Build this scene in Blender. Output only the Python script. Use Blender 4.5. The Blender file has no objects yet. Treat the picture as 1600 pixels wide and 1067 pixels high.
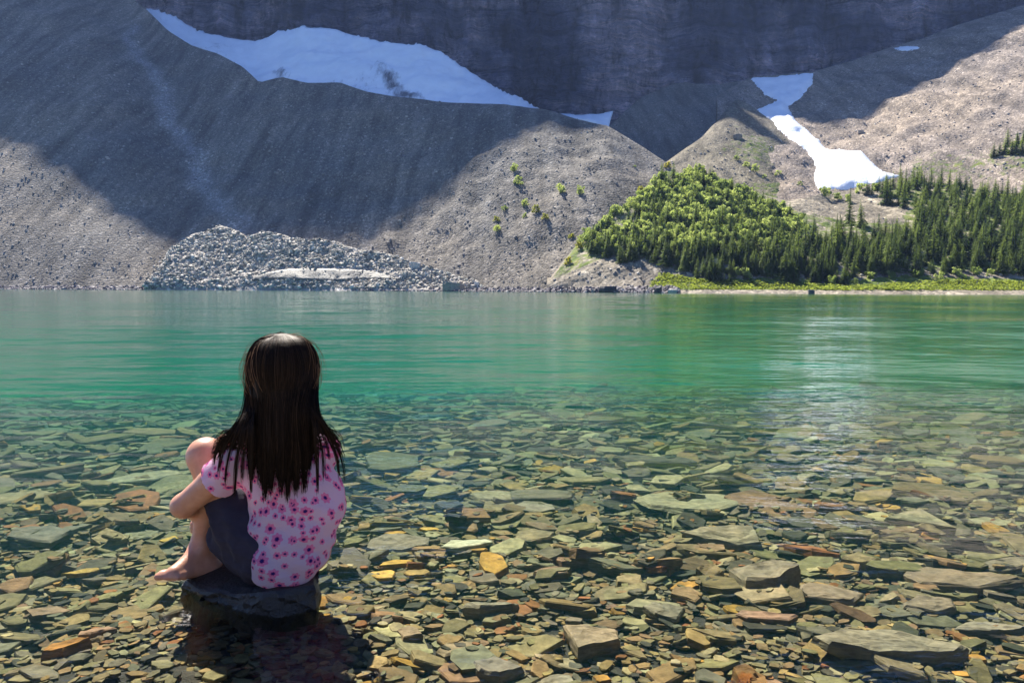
import bpy, bmesh, math, random
import numpy as np
from mathutils import Vector, Matrix, noise
from mathutils.bvhtree import BVHTree
random.seed(7); RNG = np.random.default_rng(7)
S = bpy.context.scene
C = S.collection
rad = math.radians

# ---------------------------------------------------------------- camera
F = 1143.0; H = 0.77; PITCH = rad(4.18); ROLL = -0.0034
cam_d = bpy.data.cameras.new('camera'); cam = bpy.data.objects.new('camera', cam_d); C.objects.link(cam)
cam_d.lens = F/1600*36; cam_d.sensor_width = 36; cam_d.clip_start = 0.05; cam_d.clip_end = 5000
CM = Matrix.Rotation(rad(90)-PITCH, 4, 'X') @ Matrix.Rotation(-ROLL, 4, 'Z')
cam.matrix_world = Matrix.Translation((0, 0, H)) @ CM
S.camera = cam
CR = np.array(CM.to_3x3())
def ray(px, py):
    return CR @ np.array([px-800.0, -(py-533.5), -F])
def at(px, py, D):
    d = ray(px, py); t = D/d[1]
    return Vector((d[0]*t, D, H+d[2]*t))

# ---------------------------------------------------------------- light
SUN_EL, SUN_AZ = rad(50), rad(-25)          # azimuth measured from +Y towards +X
sdir = Vector((math.sin(SUN_AZ)*math.cos(SUN_EL), math.cos(SUN_AZ)*math.cos(SUN_EL), math.sin(SUN_EL)))
W = bpy.data.worlds.new('World'); S.world = W; W.use_nodes = True
wn = W.node_tree.nodes; bg = wn['Background']
sky = wn.new('ShaderNodeTexSky'); sky.sky_type = 'NISHITA'; sky.sun_disc = False
sky.sun_elevation = SUN_EL; sky.sun_rotation = SUN_AZ; sky.air_density = 1.0; sky.dust_density = 0.1; sky.ozone_density = 4.0
sky.altitude = 1800
tn = wn.new('ShaderNodeMix'); tn.data_type = 'RGBA'; tn.blend_type = 'MULTIPLY'; tn.inputs[0].default_value = 1; tn.inputs[7].default_value = (.74, .92, 1.3, 1)
W.node_tree.links.new(sky.outputs[0], tn.inputs[6]); W.node_tree.links.new(tn.outputs[2], bg.inputs[0]); bg.inputs[1].default_value = 0.054
sl = bpy.data.lights.new('sun', 'SUN'); sun = bpy.data.objects.new('sun', sl); C.objects.link(sun)
sl.energy = 5.0; sl.angle = rad(0.5); sl.color = (1.0, 0.95, 0.87)
sun.rotation_euler = sdir.to_track_quat('Z', 'Y').to_euler(); sun.location = (0, 0, 50)
S.view_settings.view_transform = 'Standard'; S.view_settings.look = 'None'
S.view_settings.exposure = 1.42; S.view_settings.gamma = 1
S.render.engine = 'CYCLES'
cy = S.cycles; cy.max_bounces = 6; cy.diffuse_bounces = 2; cy.glossy_bounces = 2; cy.transparent_max_bounces = 12
cy.volume_bounces = 1; cy.use_denoising = True; cy.caustics_reflective = False; cy.caustics_refractive = False
cy.sample_clamp_indirect = 4

# ---------------------------------------------------------------- helpers
def tag(o, label=None, cat=None, group=None, kind=None):
    if label: o['label'] = label
    if cat: o['category'] = cat
    if group: o['group'] = group
    if kind: o['kind'] = kind
    return o
def link(name, me, mat=None, parent=None):
    o = bpy.data.objects.new(name, me); C.objects.link(o)
    for m in (mat if isinstance(mat, (list, tuple)) else [mat]):
        if m: me.materials.append(m)
    if parent: o.parent = parent
    return o
def mesh_np(name, V, Fq, smooth=False):
    """V (n,3); Fq list of arrays (k,3) or (k,4)"""
    me = bpy.data.meshes.new(name)
    if not isinstance(Fq, list): Fq = [Fq]
    Fq = [np.asarray(f, np.int32) for f in Fq if len(f)]
    V = np.asarray(V, np.float32)
    me.vertices.add(len(V)); me.vertices.foreach_set('co', V.ravel())
    loops = np.concatenate([f.ravel() for f in Fq]); sizes = np.concatenate([np.full(len(f), f.shape[1], np.int32) for f in Fq])
    me.loops.add(len(loops)); me.loops.foreach_set('vertex_index', loops)
    me.polygons.add(len(sizes)); st = np.concatenate([[0], np.cumsum(sizes)[:-1]]).astype(np.int32)
    me.polygons.foreach_set('loop_start', st); me.polygons.foreach_set('loop_total', sizes)
    me.polygons.foreach_set('use_smooth', np.full(len(sizes), bool(smooth)))
    me.update(calc_edges=True); me.validate()
    return me
def set_col(me, name, arr):
    a = me.attributes.new(name, 'FLOAT_COLOR', 'POINT'); arr = np.asarray(arr, np.float32)
    if arr.shape[1] == 3: arr = np.concatenate([arr, np.ones((len(arr), 1), np.float32)], 1)
    a.data.foreach_set('color', arr.ravel())
def grid_faces(nu, nv):
    i = np.arange(nu*nv).reshape(nu, nv)
    return np.stack([i[:-1, :-1], i[1:, :-1], i[1:, 1:], i[:-1, 1:]], -1).reshape(-1, 4)
def inpoly(px, py, poly):
    px = np.asarray(px, float); py = np.asarray(py, float); r = np.zeros(px.shape, bool); n = len(poly)
    for i in range(n):
        x0, y0 = poly[i]; x1, y1 = poly[(i+1) % n]
        if y0 == y1: continue
        c = ((y0 > py) != (y1 > py)) & (px < (x1-x0)*(py-y0)/(y1-y0)+x0); r ^= c
    return r
def fbm(p, sc, oct=4, seed=0):
    return noise.fractal(Vector(p)*sc+Vector((seed*13.7, seed*7.1, seed*3.3)), 0.6, 2.1, oct)

# node helper
class NT:
    def __init__(s, name, bump_only=False):
        s.m = bpy.data.materials.new(name); s.m.use_nodes = True; s.t = s.m.node_tree; s.t.nodes.clear()
        s.out = s.t.nodes.new('ShaderNodeOutputMaterial')
    def n(s, ty, **kw):
        nd = s.t.nodes.new('ShaderNode'+ty)
        for k, v in kw.items():
            if k.startswith('_'): setattr(nd, k[1:], v)
        for k, v in kw.items():
            if not k.startswith('_'):
                k2 = int(k[1:]) if k[0] == 'i' and k[1:].isdigit() else k.replace('__', ' ')
                inp = nd.inputs[k2]
                if hasattr(v, 'is_output'): s.t.links.new(v, inp)
                else: inp.default_value = v
        return nd
    def math(s, op, a, b=0.0, clamp=False): return s.n('Math', _operation=op, _use_clamp=clamp, i0=a, i1=b).outputs[0]
    def noise(s, vec, sc, det=4, rough=.55, dim='3D'):
        return s.n('TexNoise', _noise_dimensions=dim, Vector=vec, Scale=sc, Detail=det, Roughness=rough).outputs['Fac']
    def mp(s, v, sc=(1, 1, 1), loc=(0, 0, 0), rot=(0, 0, 0)): return s.n('Mapping', Vector=v, Scale=sc, Location=loc, Rotation=rot).outputs[0]
    def ramp(s, f, stops):
        r = s.n('ValToRGB', Fac=f); e = r.color_ramp.elements
        while len(e) < len(stops): e.new(0.5)
        for q, (p, c) in zip(e, stops): q.position = p; q.color = (*c, 1) if len(c) == 3 else c
        return r.outputs[0]
    def mix(s, f, a, b, mode='MIX'):
        nd = s.n('Mix', _data_type='RGBA', _blend_type=mode)
        for sock, v in ((nd.inputs[0], f), (nd.inputs[6], a), (nd.inputs[7], b)):
            if hasattr(v, 'is_output'): s.t.links.new(v, sock)
            else: sock.default_value = (*v, 1) if isinstance(v, tuple) and len(v) == 3 else v
        return nd.outputs[2]
    def bump(s, h, st, dist, nrm=None):
        kw = dict(Height=h, Strength=st, Distance=dist)
        if nrm: kw['Normal'] = nrm
        return s.n('Bump', **kw).outputs[0]
    def done(s, col, rough=.8, nrm=None, spec=.3, **kw):
        k = dict(Roughness=rough); k.update(kw)
        b = s.n('BsdfPrincipled', **k)
        if hasattr(col, 'is_output'): s.t.links.new(col, b.inputs['Base Color'])
        else: b.inputs['Base Color'].default_value = (*col, 1)
        b.inputs['Specular IOR Level'].default_value = spec
        if nrm: s.t.links.new(nrm, b.inputs['Normal'])
        s.t.links.new(b.outputs[0], s.out.inputs[0]); return s.m
def g3(v): return (v, v, v)

def mat_scree(name, base, warm, veg=None, cell=1.1, vegattr=False, contrast=1.0):
    n = NT(name); P = n.n('NewGeometry').outputs['Position']
    big = n.noise(P, .018, 5, .6); c = n.mix(n.ramp(big, [(.4, g3(0)), (.62, g3(1))]), base, warm)
    streak = n.noise(n.mp(P, (.22, .03, .03)), 1, 6, .65)
    c = n.mix(.85, c, n.ramp(streak, [(.36, g3(.55)), (.5, g3(1)), (.66, g3(1.5))]), 'MULTIPLY')
    if name == 'scree_gravel':
        ch = n.n('Attribute', _attribute_name='chute').outputs['Fac']; c = n.mix(n.math('MULTIPLY', ch, n.noise(P, .25, 4)), c, (.5, .48, .46))
    v = n.n('TexVoronoi', Vector=P, Scale=cell); v2 = n.n('TexVoronoi', Vector=P, Scale=cell*3.1)
    cc = n.n('SeparateColor', i0=v.outputs['Color']).outputs[0]; cc2 = n.n('SeparateColor', i0=v2.outputs['Color']).outputs[0]
    c = n.mix(.8*contrast, c, n.ramp(cc, [(0, g3(.6)), (.75, g3(1.0)), (.93, g3(1.25)), (1, g3(1.9))]), 'MULTIPLY')
    c = n.mix(.8*contrast, c, n.ramp(cc2, [(0, g3(.55)), (.8, g3(1.05)), (1, g3(1.8))]), 'MULTIPLY')
    if vegattr:
        a = n.n('Attribute', _attribute_name='veg').outputs['Fac']
        vn = n.noise(P, .5, 5, .65)
        f = n.math('MULTIPLY', n.math('ADD', n.math('MULTIPLY', a, 1.0), n.math('SUBTRACT', n.math('MULTIPLY', vn, 1.6), 1.35)), 4, True)
        vc = n.ramp(n.noise(P, .35, 4), [(.3, (.06, .10, .018)), (.55, (.13, .17, .03)), (.75, (.24, .23, .05))])
        c = n.mix(f, c, vc)
    h = n.math('ADD', v.outputs['Distance'], n.math('MULTIPLY', v2.outputs['Distance'], .35))
    nr = n.bump(n.math('MULTIPLY', h, -1), .6, .28)
    return n.done(c, .9, nr, .15)

M = {}
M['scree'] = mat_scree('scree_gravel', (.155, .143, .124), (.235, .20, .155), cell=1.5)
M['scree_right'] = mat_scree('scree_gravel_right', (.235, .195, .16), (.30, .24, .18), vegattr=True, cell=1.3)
M['moraine'] = mat_scree('moraine_gravel', (.19, .165, .12), (.23, .195, .125), vegattr=True, cell=1.5)
M['bench'] = mat_scree('bench_ground', (.22, .19, .15), (.27, .23, .165), vegattr=True, cell=1.0)
M['debris'] = mat_scree('debris_gravel', (.34, .31, .26), (.45, .41, .35), cell=1.6)

def mat_cliff():
    n = NT('cliff_rock'); P = n.n('NewGeometry').outputs['Position']
    warp = n.noise(P, .015, 4, .6); Pw = n.n('VectorMath', _operation='ADD', i0=P, i1=n.n('CombineXYZ', i2=n.math('MULTIPLY', warp, 30)).outputs[0]).outputs[0]
    st = n.noise(n.mp(Pw, (.010, .010, .26)), 1, 8, .78)
    vs = n.noise(n.mp(P, (.09, .09, .028)), 1, 8, .75)
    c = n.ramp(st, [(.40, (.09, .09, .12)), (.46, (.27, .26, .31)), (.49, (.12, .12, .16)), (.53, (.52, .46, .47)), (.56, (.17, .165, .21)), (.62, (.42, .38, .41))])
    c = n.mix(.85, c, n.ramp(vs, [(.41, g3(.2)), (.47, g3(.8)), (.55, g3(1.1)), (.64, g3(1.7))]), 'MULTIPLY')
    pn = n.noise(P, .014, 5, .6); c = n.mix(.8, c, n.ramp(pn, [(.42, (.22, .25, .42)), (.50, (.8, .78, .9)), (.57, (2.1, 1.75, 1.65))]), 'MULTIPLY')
    fn = n.noise(P, .5, 6, .75); c = n.mix(.7, c, n.ramp(fn, [(.3, g3(.45)), (.7, g3(1.6))]), 'MULTIPLY')
    h = n.math('ADD', n.math('MULTIPLY', st, 3.2), n.math('ADD', n.math('MULTIPLY', vs, 1.8), fn))
    return n.done(c, .9, n.bump(h, 1.0, 3.5), .15)
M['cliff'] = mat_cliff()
def mat_snow():
    n = NT('snow'); P = n.n('NewGeometry').outputs['Position']
    a = n.n('Attribute', _attribute_name='dirt').outputs['Fac']
    f = n.noise(n.mp(P, (.5, .12, .12)), 1, 7, .75)
    k = n.math('MULTIPLY', n.math('SUBTRACT', n.math('ADD', f, n.math('MULTIPLY', a, .6)), .655), 3.2, True)
    c = n.mix(k, (.92, .94, .96), (.13, .13, .14))
    g = n.noise(P, .25, 5, .6); c = n.mix(.3, c, n.ramp(g, [(.3, g3(.7)), (.65, g3(1))]), 'MULTIPLY')
    return n.done(c, .6, n.bump(n.noise(P, .35, 5, .6), .5, .8), .3)
M['snow'] = mat_snow()

# ---------------------------------------------------------------- terrain sheets
TERR = []
def interp(x, pts):
    xs, ys = zip(*pts); return np.interp(x, xs, ys)
def sheet(name, pxs, nrow, top, D0, slope, mat, zb=-1.0, bottom=None, relief=1.0, seed=0, shape=None, back=(25, 12), veg=None, sub='structure'):
    """an incline that starts at distance D0 and climbs with the given slope to the crest line 'top' (a pixel row per column)"""
    cols = []
    for px in pxs:
        d0 = float(D0(px)); s = float(slope(px)); ty = float(top(px)); by = 1e9
        ray0 = ray(px, ty); t = ray0[2]/ray0[1]     # rise per metre of y
        z0 = zb(px) if callable(zb) else zb
        Dt = (H - z0 + s*d0)/(s - t)                # z0+s(D-d0) = H+t D
        col = []
        kx = ray(px, 450)[0]/ray(px, 450)[1]
        for j in range(nrow):
            f = j/(nrow-1); D = d0 + (Dt-d0)*f; z = z0+s*(D-d0)
            kk = ray(px, ty)[0]/ray0[1]; xx = (kx+(kk-kx)*f)*D
            if shape: z += shape(px, f, D)*math.sin(math.pi*min(1, f))**.6
            r = fbm((xx, D, 0), .03, 5, seed)*2.2*relief + fbm((xx, D, 0), .2, 4, seed+2)*.35*relief
            z += r*min(1, f*5)*min(1, (1-f)*8+.12)
            col.append((xx, D, z))
        x, D, z = col[-1]
        for q in (.15, .5, 1, 3): col.append((x+x/D*back[0]*q, D+back[0]*q, z-back[1]*q**1.3))
        cols.append(col)
    V = np.array(cols).reshape(-1, 3); nr = nrow+4
    me = mesh_np(name, V, grid_faces(len(pxs), nr), True)
    o = link(name, me, mat); tag(o, kind=sub)
    if veg is not None:
        px = np.repeat(np.array(pxs), nr)
        ii = CR.T @ (V - np.array([0, 0, H])).T; qx = 800+F*ii[0]/-ii[2]; qy = 533.5-F*ii[1]/-ii[2]
        v = np.array([veg(a, b) for a, b in zip(qx, qy)]); set_col(me, 'veg', np.repeat(v[:, None], 3, 1))
    bv = BVHTree.FromPolygons([Vector(v) for v in V], [tuple(f) for f in grid_faces(len(pxs), nr)])
    TERR.append(bv); return o, bv
def L(*pts): return lambda x: interp(x, pts)

# main scree apron, left and centre
main_top = L((-500, -330), (-200, -210), (100, -80), (228, 14), (262, 48), (300, 72), (340, 84), (380, 105), (405, 128), (440, 120), (480, 130), (530, 129), (570, 143), (620, 152), (700, 160), (780, 165), (850, 173), (905, 187), (950, 197), (990, 220), (1040, 252), (1075, 285), (1110, 330), (1180, 400))
def main_shape(px, f, D):
    g = -9*math.exp(-((px-(330-90*f))/90)**2)          # gully below the chute
    g += 7*math.exp(-((px-60)/160)**2) + 5*math.exp(-((px-820)/140)**2)
    return g*min(1, f*2)
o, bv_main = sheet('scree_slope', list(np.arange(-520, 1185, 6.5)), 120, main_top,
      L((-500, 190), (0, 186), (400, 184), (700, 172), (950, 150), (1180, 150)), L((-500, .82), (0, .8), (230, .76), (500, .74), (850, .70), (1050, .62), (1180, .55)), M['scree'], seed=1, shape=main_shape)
_co = np.zeros(len(o.data.vertices)*3, np.float32); o.data.vertices.foreach_get('co', _co); _q = CR.T @ (_co.reshape(-1, 3)-np.array([0, 0, H])).T
_u = 800+F*_q[0]/-_q[2]; _v = 533.5-F*_q[1]/-_q[2]
_cx = np.interp(_v, [60, 105, 170, 230, 290, 350], [205, 232, 262, 290, 325, 365]); _w = np.interp(_v, [60, 200, 350], [10, 17, 26])
set_col(o.data, 'chute', np.repeat((.75*np.exp(-np.abs((_u-_cx-7*np.sin(_v*.06)-4*np.sin(_v*.19))/_w)**2.4)*(_v < 365)*(_v > 40))[:, None], 3, 1))

def shore_D(px): return interp(px, [(-700, 186), (300, 178), (700, 160), (950, 135), (1100, 118), (1600, 112), (2300, 112)])
# right scree
right_top = L((1120, 150), (1172, 121), (1270, 112), (1330, 95), (1400, 72), (1440, 62), (1500, 38), (1600, 8), (1900, -110), (2300, -260))
def veg_right(px, py):
    return max(0, .75*math.exp(-((py-(262-(px-1450)*.05))/38)**2)*(px > 1420))*.8
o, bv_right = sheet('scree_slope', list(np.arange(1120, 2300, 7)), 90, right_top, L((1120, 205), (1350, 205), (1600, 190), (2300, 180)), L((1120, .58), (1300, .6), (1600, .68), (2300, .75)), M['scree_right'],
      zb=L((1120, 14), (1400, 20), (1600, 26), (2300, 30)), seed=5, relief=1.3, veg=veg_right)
# shaded mound behind
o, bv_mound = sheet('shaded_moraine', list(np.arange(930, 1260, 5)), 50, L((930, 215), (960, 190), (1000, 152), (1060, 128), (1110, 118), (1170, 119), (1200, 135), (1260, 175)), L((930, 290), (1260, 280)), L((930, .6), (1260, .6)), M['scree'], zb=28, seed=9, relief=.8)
# lit pyramid moraine
def veg_mor(px, py): return .42*math.exp(-((px-1175-(py-220)*.6)/60)**2)+.5*(py > 285)*.6 + .3*math.exp(-((py-235)/20)**2)
pyr_top = L((985, 330), (1035, 258), (1060, 240), (1095, 216), (1120, 190), (1150, 156), (1170, 163), (1190, 178), (1230, 205), (1262, 228), (1280, 245), (1287, 270), (1310, 300), (1340, 322))
def pyr_shape(px, f, D): return 3*math.exp(-((px-1120)/70)**2) - 2.5*math.exp(-((px-1250)/45)**2)
o, bv_pyr = sheet('moraine_ridge', list(np.arange(985, 1345, 3.5)), 60, pyr_top, L((985, 215), (1150, 215), (1340, 205)), L((985, .6), (1150, .64), (1340, .55)), M['moraine'], zb=L((985, 18), (1340, 20)), seed=12, relief=.7, shape=pyr_shape, veg=veg_mor)
# forest bench
bench_top = L((860, 440), (900, 385), (960, 335), (1005, 300), (1040, 268), (1100, 272), (1160, 295), (1230, 318), (1290, 300), (1360, 296), (1420, 292), (1500, 296), (1600, 306), (1900, 310), (2300, 330))
MEADOW = [(1010, 462), (1030, 425), (1100, 436), (1200, 434), (1330, 437), (1420, 430), (1600, 436), (2300, 436), (2300, 470), (1000, 470)]
WOOD = [(860, 440), (900, 380), (1010, 296), (1040, 262), (1110, 265), (1250, 330), (1330, 345), (1400, 350), (1420, 325), (1380, 295), (1600, 300), (1600, 415), (1480, 425), (1180, 408), (1060, 405), (960, 395)]
def veg_bench(px, py):
    v = .1
    if inpoly([px], [py], MEADOW)[0]: v = .95 if py < 453 else .3
    if inpoly([px], [py], WOOD)[0]: v = .7
    return v
def bench_shape(px, f, D): return -3.0*math.exp(-((f-.12)/.1)**2)*(1 if px > 1000 else .4)
o, bv_bench = sheet('shore_bench', list(np.arange(855, 2300, 5)), 110, bench_top, lambda p: shore_D(p)+3, L((860, .62), (1040, .56), (1150, .46), (1300, .36), (1600, .36), (2300, .36)), M['bench'], zb=-.25, seed=15, relief=.6, shape=bench_shape, veg=veg_bench, back=(30, -3))

# debris mound on the far shore
deb_top = L((225, 452), (240, 436), (262, 396), (300, 372), (345, 353), (372, 362), (385, 370), (420, 366), (450, 371), (480, 384), (520, 380), (560, 390), (610, 398), (650, 412), (690, 422), (735, 440), (760, 450))
o, bv_deb = sheet('debris_mound', list(np.arange(225, 762, 2.2)), 60, deb_top, L((225, 176), (760, 158)), L((225, .6), (400, .66), (760, .6)), M['debris'], zb=-.1, seed=21, relief=1.1, back=(8, 6))

# headwall (its skyline, above the frame, is what shades the scree: height found from the shade's edge on the ground)
def hit(px, py, bvs=None):
    d = Vector(ray(px, py)).normalized(); best = None
    for b in (bvs or TERR):
        r = b.ray_cast(Vector((0, 0, H)), d)
        if r[0] is not None and (best is None or r[3] < best[3]): best = r
    return best[0] if best else None
edge = [(-150, 120), (0, 222), (70, 258), (140, 305), (200, 345), (235, 374), (330, 385), (480, 385), (590, 375), (640, 335), (700, 290), (780, 235), (860, 190), (945, 203)]
edge2 = [(1085, 228), (1110, 206), (1147, 160), (1200, 200), (1248, 230), (1300, 198), (1375, 165), (1440, 130), (1500, 96), (1560, 66), (1630, 38), (1750, -10)]
YW = 480.0
sk = []
for e in edge+edge2:
    p = hit(*e, [bv_main] if e in edge else None)
    if p is None: continue
    t = (YW-p.y)/sdir.y; sk.append((p.x+sdir.x*t, p.z+sdir.z*t-(22 if e in edge2[:3] else 0))); 
sk.sort()
def skyline(x): return float(interp(x, [(-900, 250)]+sk+[(900, 250)]))
nx, nz = 640, 260
V = np.zeros((nx, nz, 3)); 
for i in range(nx):
    x = -760+1650*i/(nx-1); top = skyline(x)
    for j in range(nz):
        f = (j/(nz-1))
        z = -5+(top+5)*f**1.15
        y = 425+55*(z+5)/(top+5)
        w = min(1, (1-f)*6)
        n1 = noise.fractal(Vector((x*.012, z*.003, 0)), .7, 2, 4)*13 + noise.fractal(Vector((x*.05, z*.012, 5)), .7, 2, 4)*3.5
        zz = z+noise.noise(Vector((x*.01, z*.02, 9)))*6
        led = (zz/(11+3*noise.noise(Vector((x*.013, z*.02, 2))))) % 1.0; n2 = (led**2)*1.1 + noise.fractal(Vector((x*.1, z*.14, 3)), .6, 2, 4)*1.4
        V[i, j] = (x, y+(n1+n2)*w*min(1, .3+f*2), z)
me = mesh_np('headwall', V.reshape(-1, 3), grid_faces(nx, nz)[:, ::-1])
# back of the mountain falls away
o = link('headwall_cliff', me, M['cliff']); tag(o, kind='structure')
Vb = np.zeros((120, 8, 3))
for i in range(120):
    x = -760+1650*i/119; top = skyline(x)
    for j in range(8): Vb[i, j] = (x, YW-1+j*60, top-.5-j*j*7-j*20)
o = link('mountain_back', mesh_np('mountain_back', Vb.reshape(-1, 3), grid_faces(120, 8), True), M['cliff']); tag(o, kind='structure')

# snow
def snow_patch(name, poly, label, D_lo, D_hi, step=3.0, dirt=None, bvs=None, lift=.8, group=None):
    """a snowfield: its outline is laid on the slope (bvs), or on an incline of its own between D_lo and D_hi"""
    den = []
    for (a0, b0), (a1, b1) in zip(poly, poly[1:]+poly[:1]):
        L_n = max(1, int(math.hypot(a1-a0, b1-b0)/5))
        for q in range(L_n):
            X, Y = a0+(a1-a0)*q/L_n, b0+(b1-b0)*q/L_n; den.append((X+noise.noise(Vector((X*.13, Y*.13, 1)))*3.2*min(1, step/3), Y+noise.noise(Vector((X*.13, Y*.13, 8)))*2.4*min(1, step/3)))
    poly = den
    xs = [p[0] for p in poly]; ys = [p[1] for p in poly]; x0, x1, y0, y1 = min(xs), max(xs), min(ys), max(ys)
    gx = np.arange(x0-step, x1+step*2, step); gy = np.arange(y0-step*1, y1+step*2, step)
    P2 = [(p[0], p[1]) for p in poly]
    A = np.array(P2); B = np.roll(A, -1, 0)
    def edged(x, y):
        p = np.array([x, y]); ab = B-A; t = np.clip(((p-A)*ab).sum(1)/(ab**2).sum(1), 0, 1); q = A+ab*t[:, None]
        dd = ((q-p)**2).sum(1); k = dd.argmin(); return math.sqrt(dd[k]), q[k]
    idx = {}; V = []; dv = []; Fc = []
    inn = inpoly(*np.meshgrid(gx, gy), P2)
    for a, x in enumerate(gx):
        for b, y in enumerate(gy):
            e, q = edged(x, y); ins = inn[b, a]
            if not ins and e > step*1.5: continue
            X, Y = (x, y) if ins else q
            if bvs:
                p = hit(X, Y, bvs)
                if p is None: continue
                h = lift*min(1, e/8) if ins else -.25
                p = p+Vector((0, -.3*h, h))
            else:
                f = (y1-Y)/(y1-y0); D = D_lo(X)+(D_hi(X)-D_lo(X))*max(0, (interp(X, lowedge)-Y)/max(6, interp(X, lowedge)-interp(X, topedge)))
                p = at(X, Y, D + (0 if ins else .6)); p += Vector((0, 0, fbm(p, .05, 4, 4)*2.2 if ins else 0))
            idx[a, b] = len(V); V.append(p); dv.append(dirt(X, Y) if dirt else 0)
    for (a, b) in idx:
        q = [(a, b), (a+1, b), (a+1, b+1), (a, b+1)]
        if all(k in idx for k in q):
            if any(inn[k[1], k[0]] for k in q): Fc.append([idx[k] for k in q][::-1])
    me = mesh_np(name, np.array([tuple(v) for v in V]), np.array(Fc), True); set_col(me, 'dirt', np.repeat(np.array(dv)[:, None], 3, 1))
    o = link(name, me, M['snow']); tag(o, label, 'snow'); 
    md = o.modifiers.new('thick', 'SOLIDIFY'); md.thickness = 1.2; md.offset = -1
    return o
lowedge = [(228, 14), (262, 50), (300, 74), (340, 88), (380, 108), (408, 132), (440, 124), (480, 134), (530, 134), (570, 147), (620, 156), (700, 164), (780, 168), (850, 176)]
topedge = [(228, 13), (270, 25), (310, 50), (345, 58), (398, 66), (430, 54), (470, 42), (520, 45), (560, 58), (600, 66), (660, 72), (690, 82), (730, 110), (780, 140), (815, 158), (850, 174)]
Dlow = {}
def D_lo(X):
    p = hit(X, interp(X, [(a, b+6) for a, b in lowedge]), [bv_main]); return (p.y if p else 330)+10
lo_s = [(x, D_lo(x)) for x in range(228, 851, 20)]
sn1 = lambda x: interp(x, lo_s)
def dirt1(x, y):
    d = .75*math.exp(-(((x-612)/26)**2+((y-122-(x-612)*.7)/16)**2)) + .6*math.exp(-(((x-640)/24)**2+((y-145)/7)**2)) + .6*math.exp(-(((x-437)/14)**2+((y-112)/9)**2))+.45*math.exp(-(((x-350)/22)**2+((y-74)/5)**2))
    return d+.2*math.exp(-((y-interp(x, lowedge))/9)**2)+.25*math.exp(-((x-560)/40)**2-((y-130)/14)**2)
snow_patch('snowfield', [(a, b+4) for a, b in lowedge]+topedge[::-1], 'long bluish snowfield under the dark headwall, its middle swelling and streaked with dirt', sn1, lambda x: sn1(x)+48, dirt=dirt1)
lowedge = [(870, 184), (905, 190), (950, 200)]; topedge = [(870, 178), (905, 180), (958, 174)]
snow_patch('snowfield', [(855, 176), (880, 190), (920, 197), (950, 203), (958, 174), (938, 178), (905, 180)], 'small sliver of snow in the notch right of the long snowfield', lambda x: 330, lambda x: 350, step=2)
SG = [(1172, 122), (1210, 119), (1272, 113), (1270, 132), (1255, 150), (1232, 168), (1245, 190), (1272, 212), (1290, 232), (1348, 236), (1362, 252), (1382, 268), (1410, 275), (1380, 284), (1330, 296), (1278, 297), (1270, 280), (1276, 262), (1262, 238), (1230, 215), (1180, 172), (1213, 158), (1190, 145)]
snow_patch('snow_tongue', SG, 'white snow tongue winding down the gully right of the pointed moraine', None, None, step=3, bvs=[bv_right, bv_mound], lift=.9)
snow_patch('snow_patch', [(1394, 75), (1415, 72), (1441, 73), (1430, 79), (1405, 81)], 'tiny bluish snow patch high on the shaded right scree', None, None, step=2, bvs=[bv_right], lift=.6)

# ---------------------------------------------------------------- lake bed and water
def bed_z(x, y):
    z = interp(y, [(-60, 9), (-12, 1.2), (-2, .30), (0, .16), (.8, .03), (1.35, -.085), (1.7, -.105), (2.2, -.14), (3, -.20), (4, -.26), (5.2, -.31), (6.5, -.43), (8, -.56), (10, -.76), (14, -1.2), (22, -2.0), (40, -3.6), (100, -8), (3000, -11)])
    sh = 1-.16*np.tanh(x/np.maximum(y, 1)*1.6)*(y > 1.5)
    z = z*np.where(z < 0, sh, 1)
    z = z + .055*np.exp(-((x+.62)/.42)**4-((y-1.62)/.28)**4)
    return z
ys = np.concatenate([np.linspace(-60, -2, 20), np.linspace(-1.5, 12, 190), 12*1.055**np.arange(1, 62)])
xs = np.concatenate([-8-1.12**np.arange(40, 0, -1)*1.0+1, np.linspace(-8, 8, 160), 8+1.12**np.arange(1, 41)-1])
xs = np.concatenate([-8-(1.16**np.arange(42, 0, -1)-1), np.linspace(-8, 8, 160), 8+(1.16**np.arange(1, 43)-1)])
X, Y = np.meshgrid(xs, ys, indexing='ij'); Z = bed_z(X, Y)
for i in range(X.shape[0]):
    for j in range(X.shape[1]):
        if abs(X[i, j]) < 12 and Y[i, j] < 14: Z[i, j] -= .006
def mat_bed():
    n = NT('lakebed_silt'); P = n.n('NewGeometry').outputs['Position']
    c = n.ramp(n.noise(P, 14, 6, .7), [(.3, (.02, .02, .015)), (.6, (.055, .05, .035)), (.75, (.09, .085, .06))])
    zz_ = n.n('SeparateXYZ', i0=P).outputs[2]
    c = n.mix(n.math('MULTIPLY', n.math('ADD', zz_, n.math('MULTIPLY', n.noise(P, 3, 3), .02)), 25, True), c, n.ramp(n.noise(P, 25, 5, .7), [(.3, (.2, .18, .14)), (.7, (.46, .42, .34))]))  # unseen shore behind the camera, made pale to bounce light onto the shirt
    return n.done(c, .85, n.bump(n.noise(P, 40, 5, .7), .8, .02), .1)
M['bed'] = mat_bed()
o = link('lakebed', mesh_np('lakebed', np.stack([X, Y, Z], -1).reshape(-1, 3), grid_faces(len(xs), len(ys)), True), M['bed']); tag(o, kind='structure')

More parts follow.
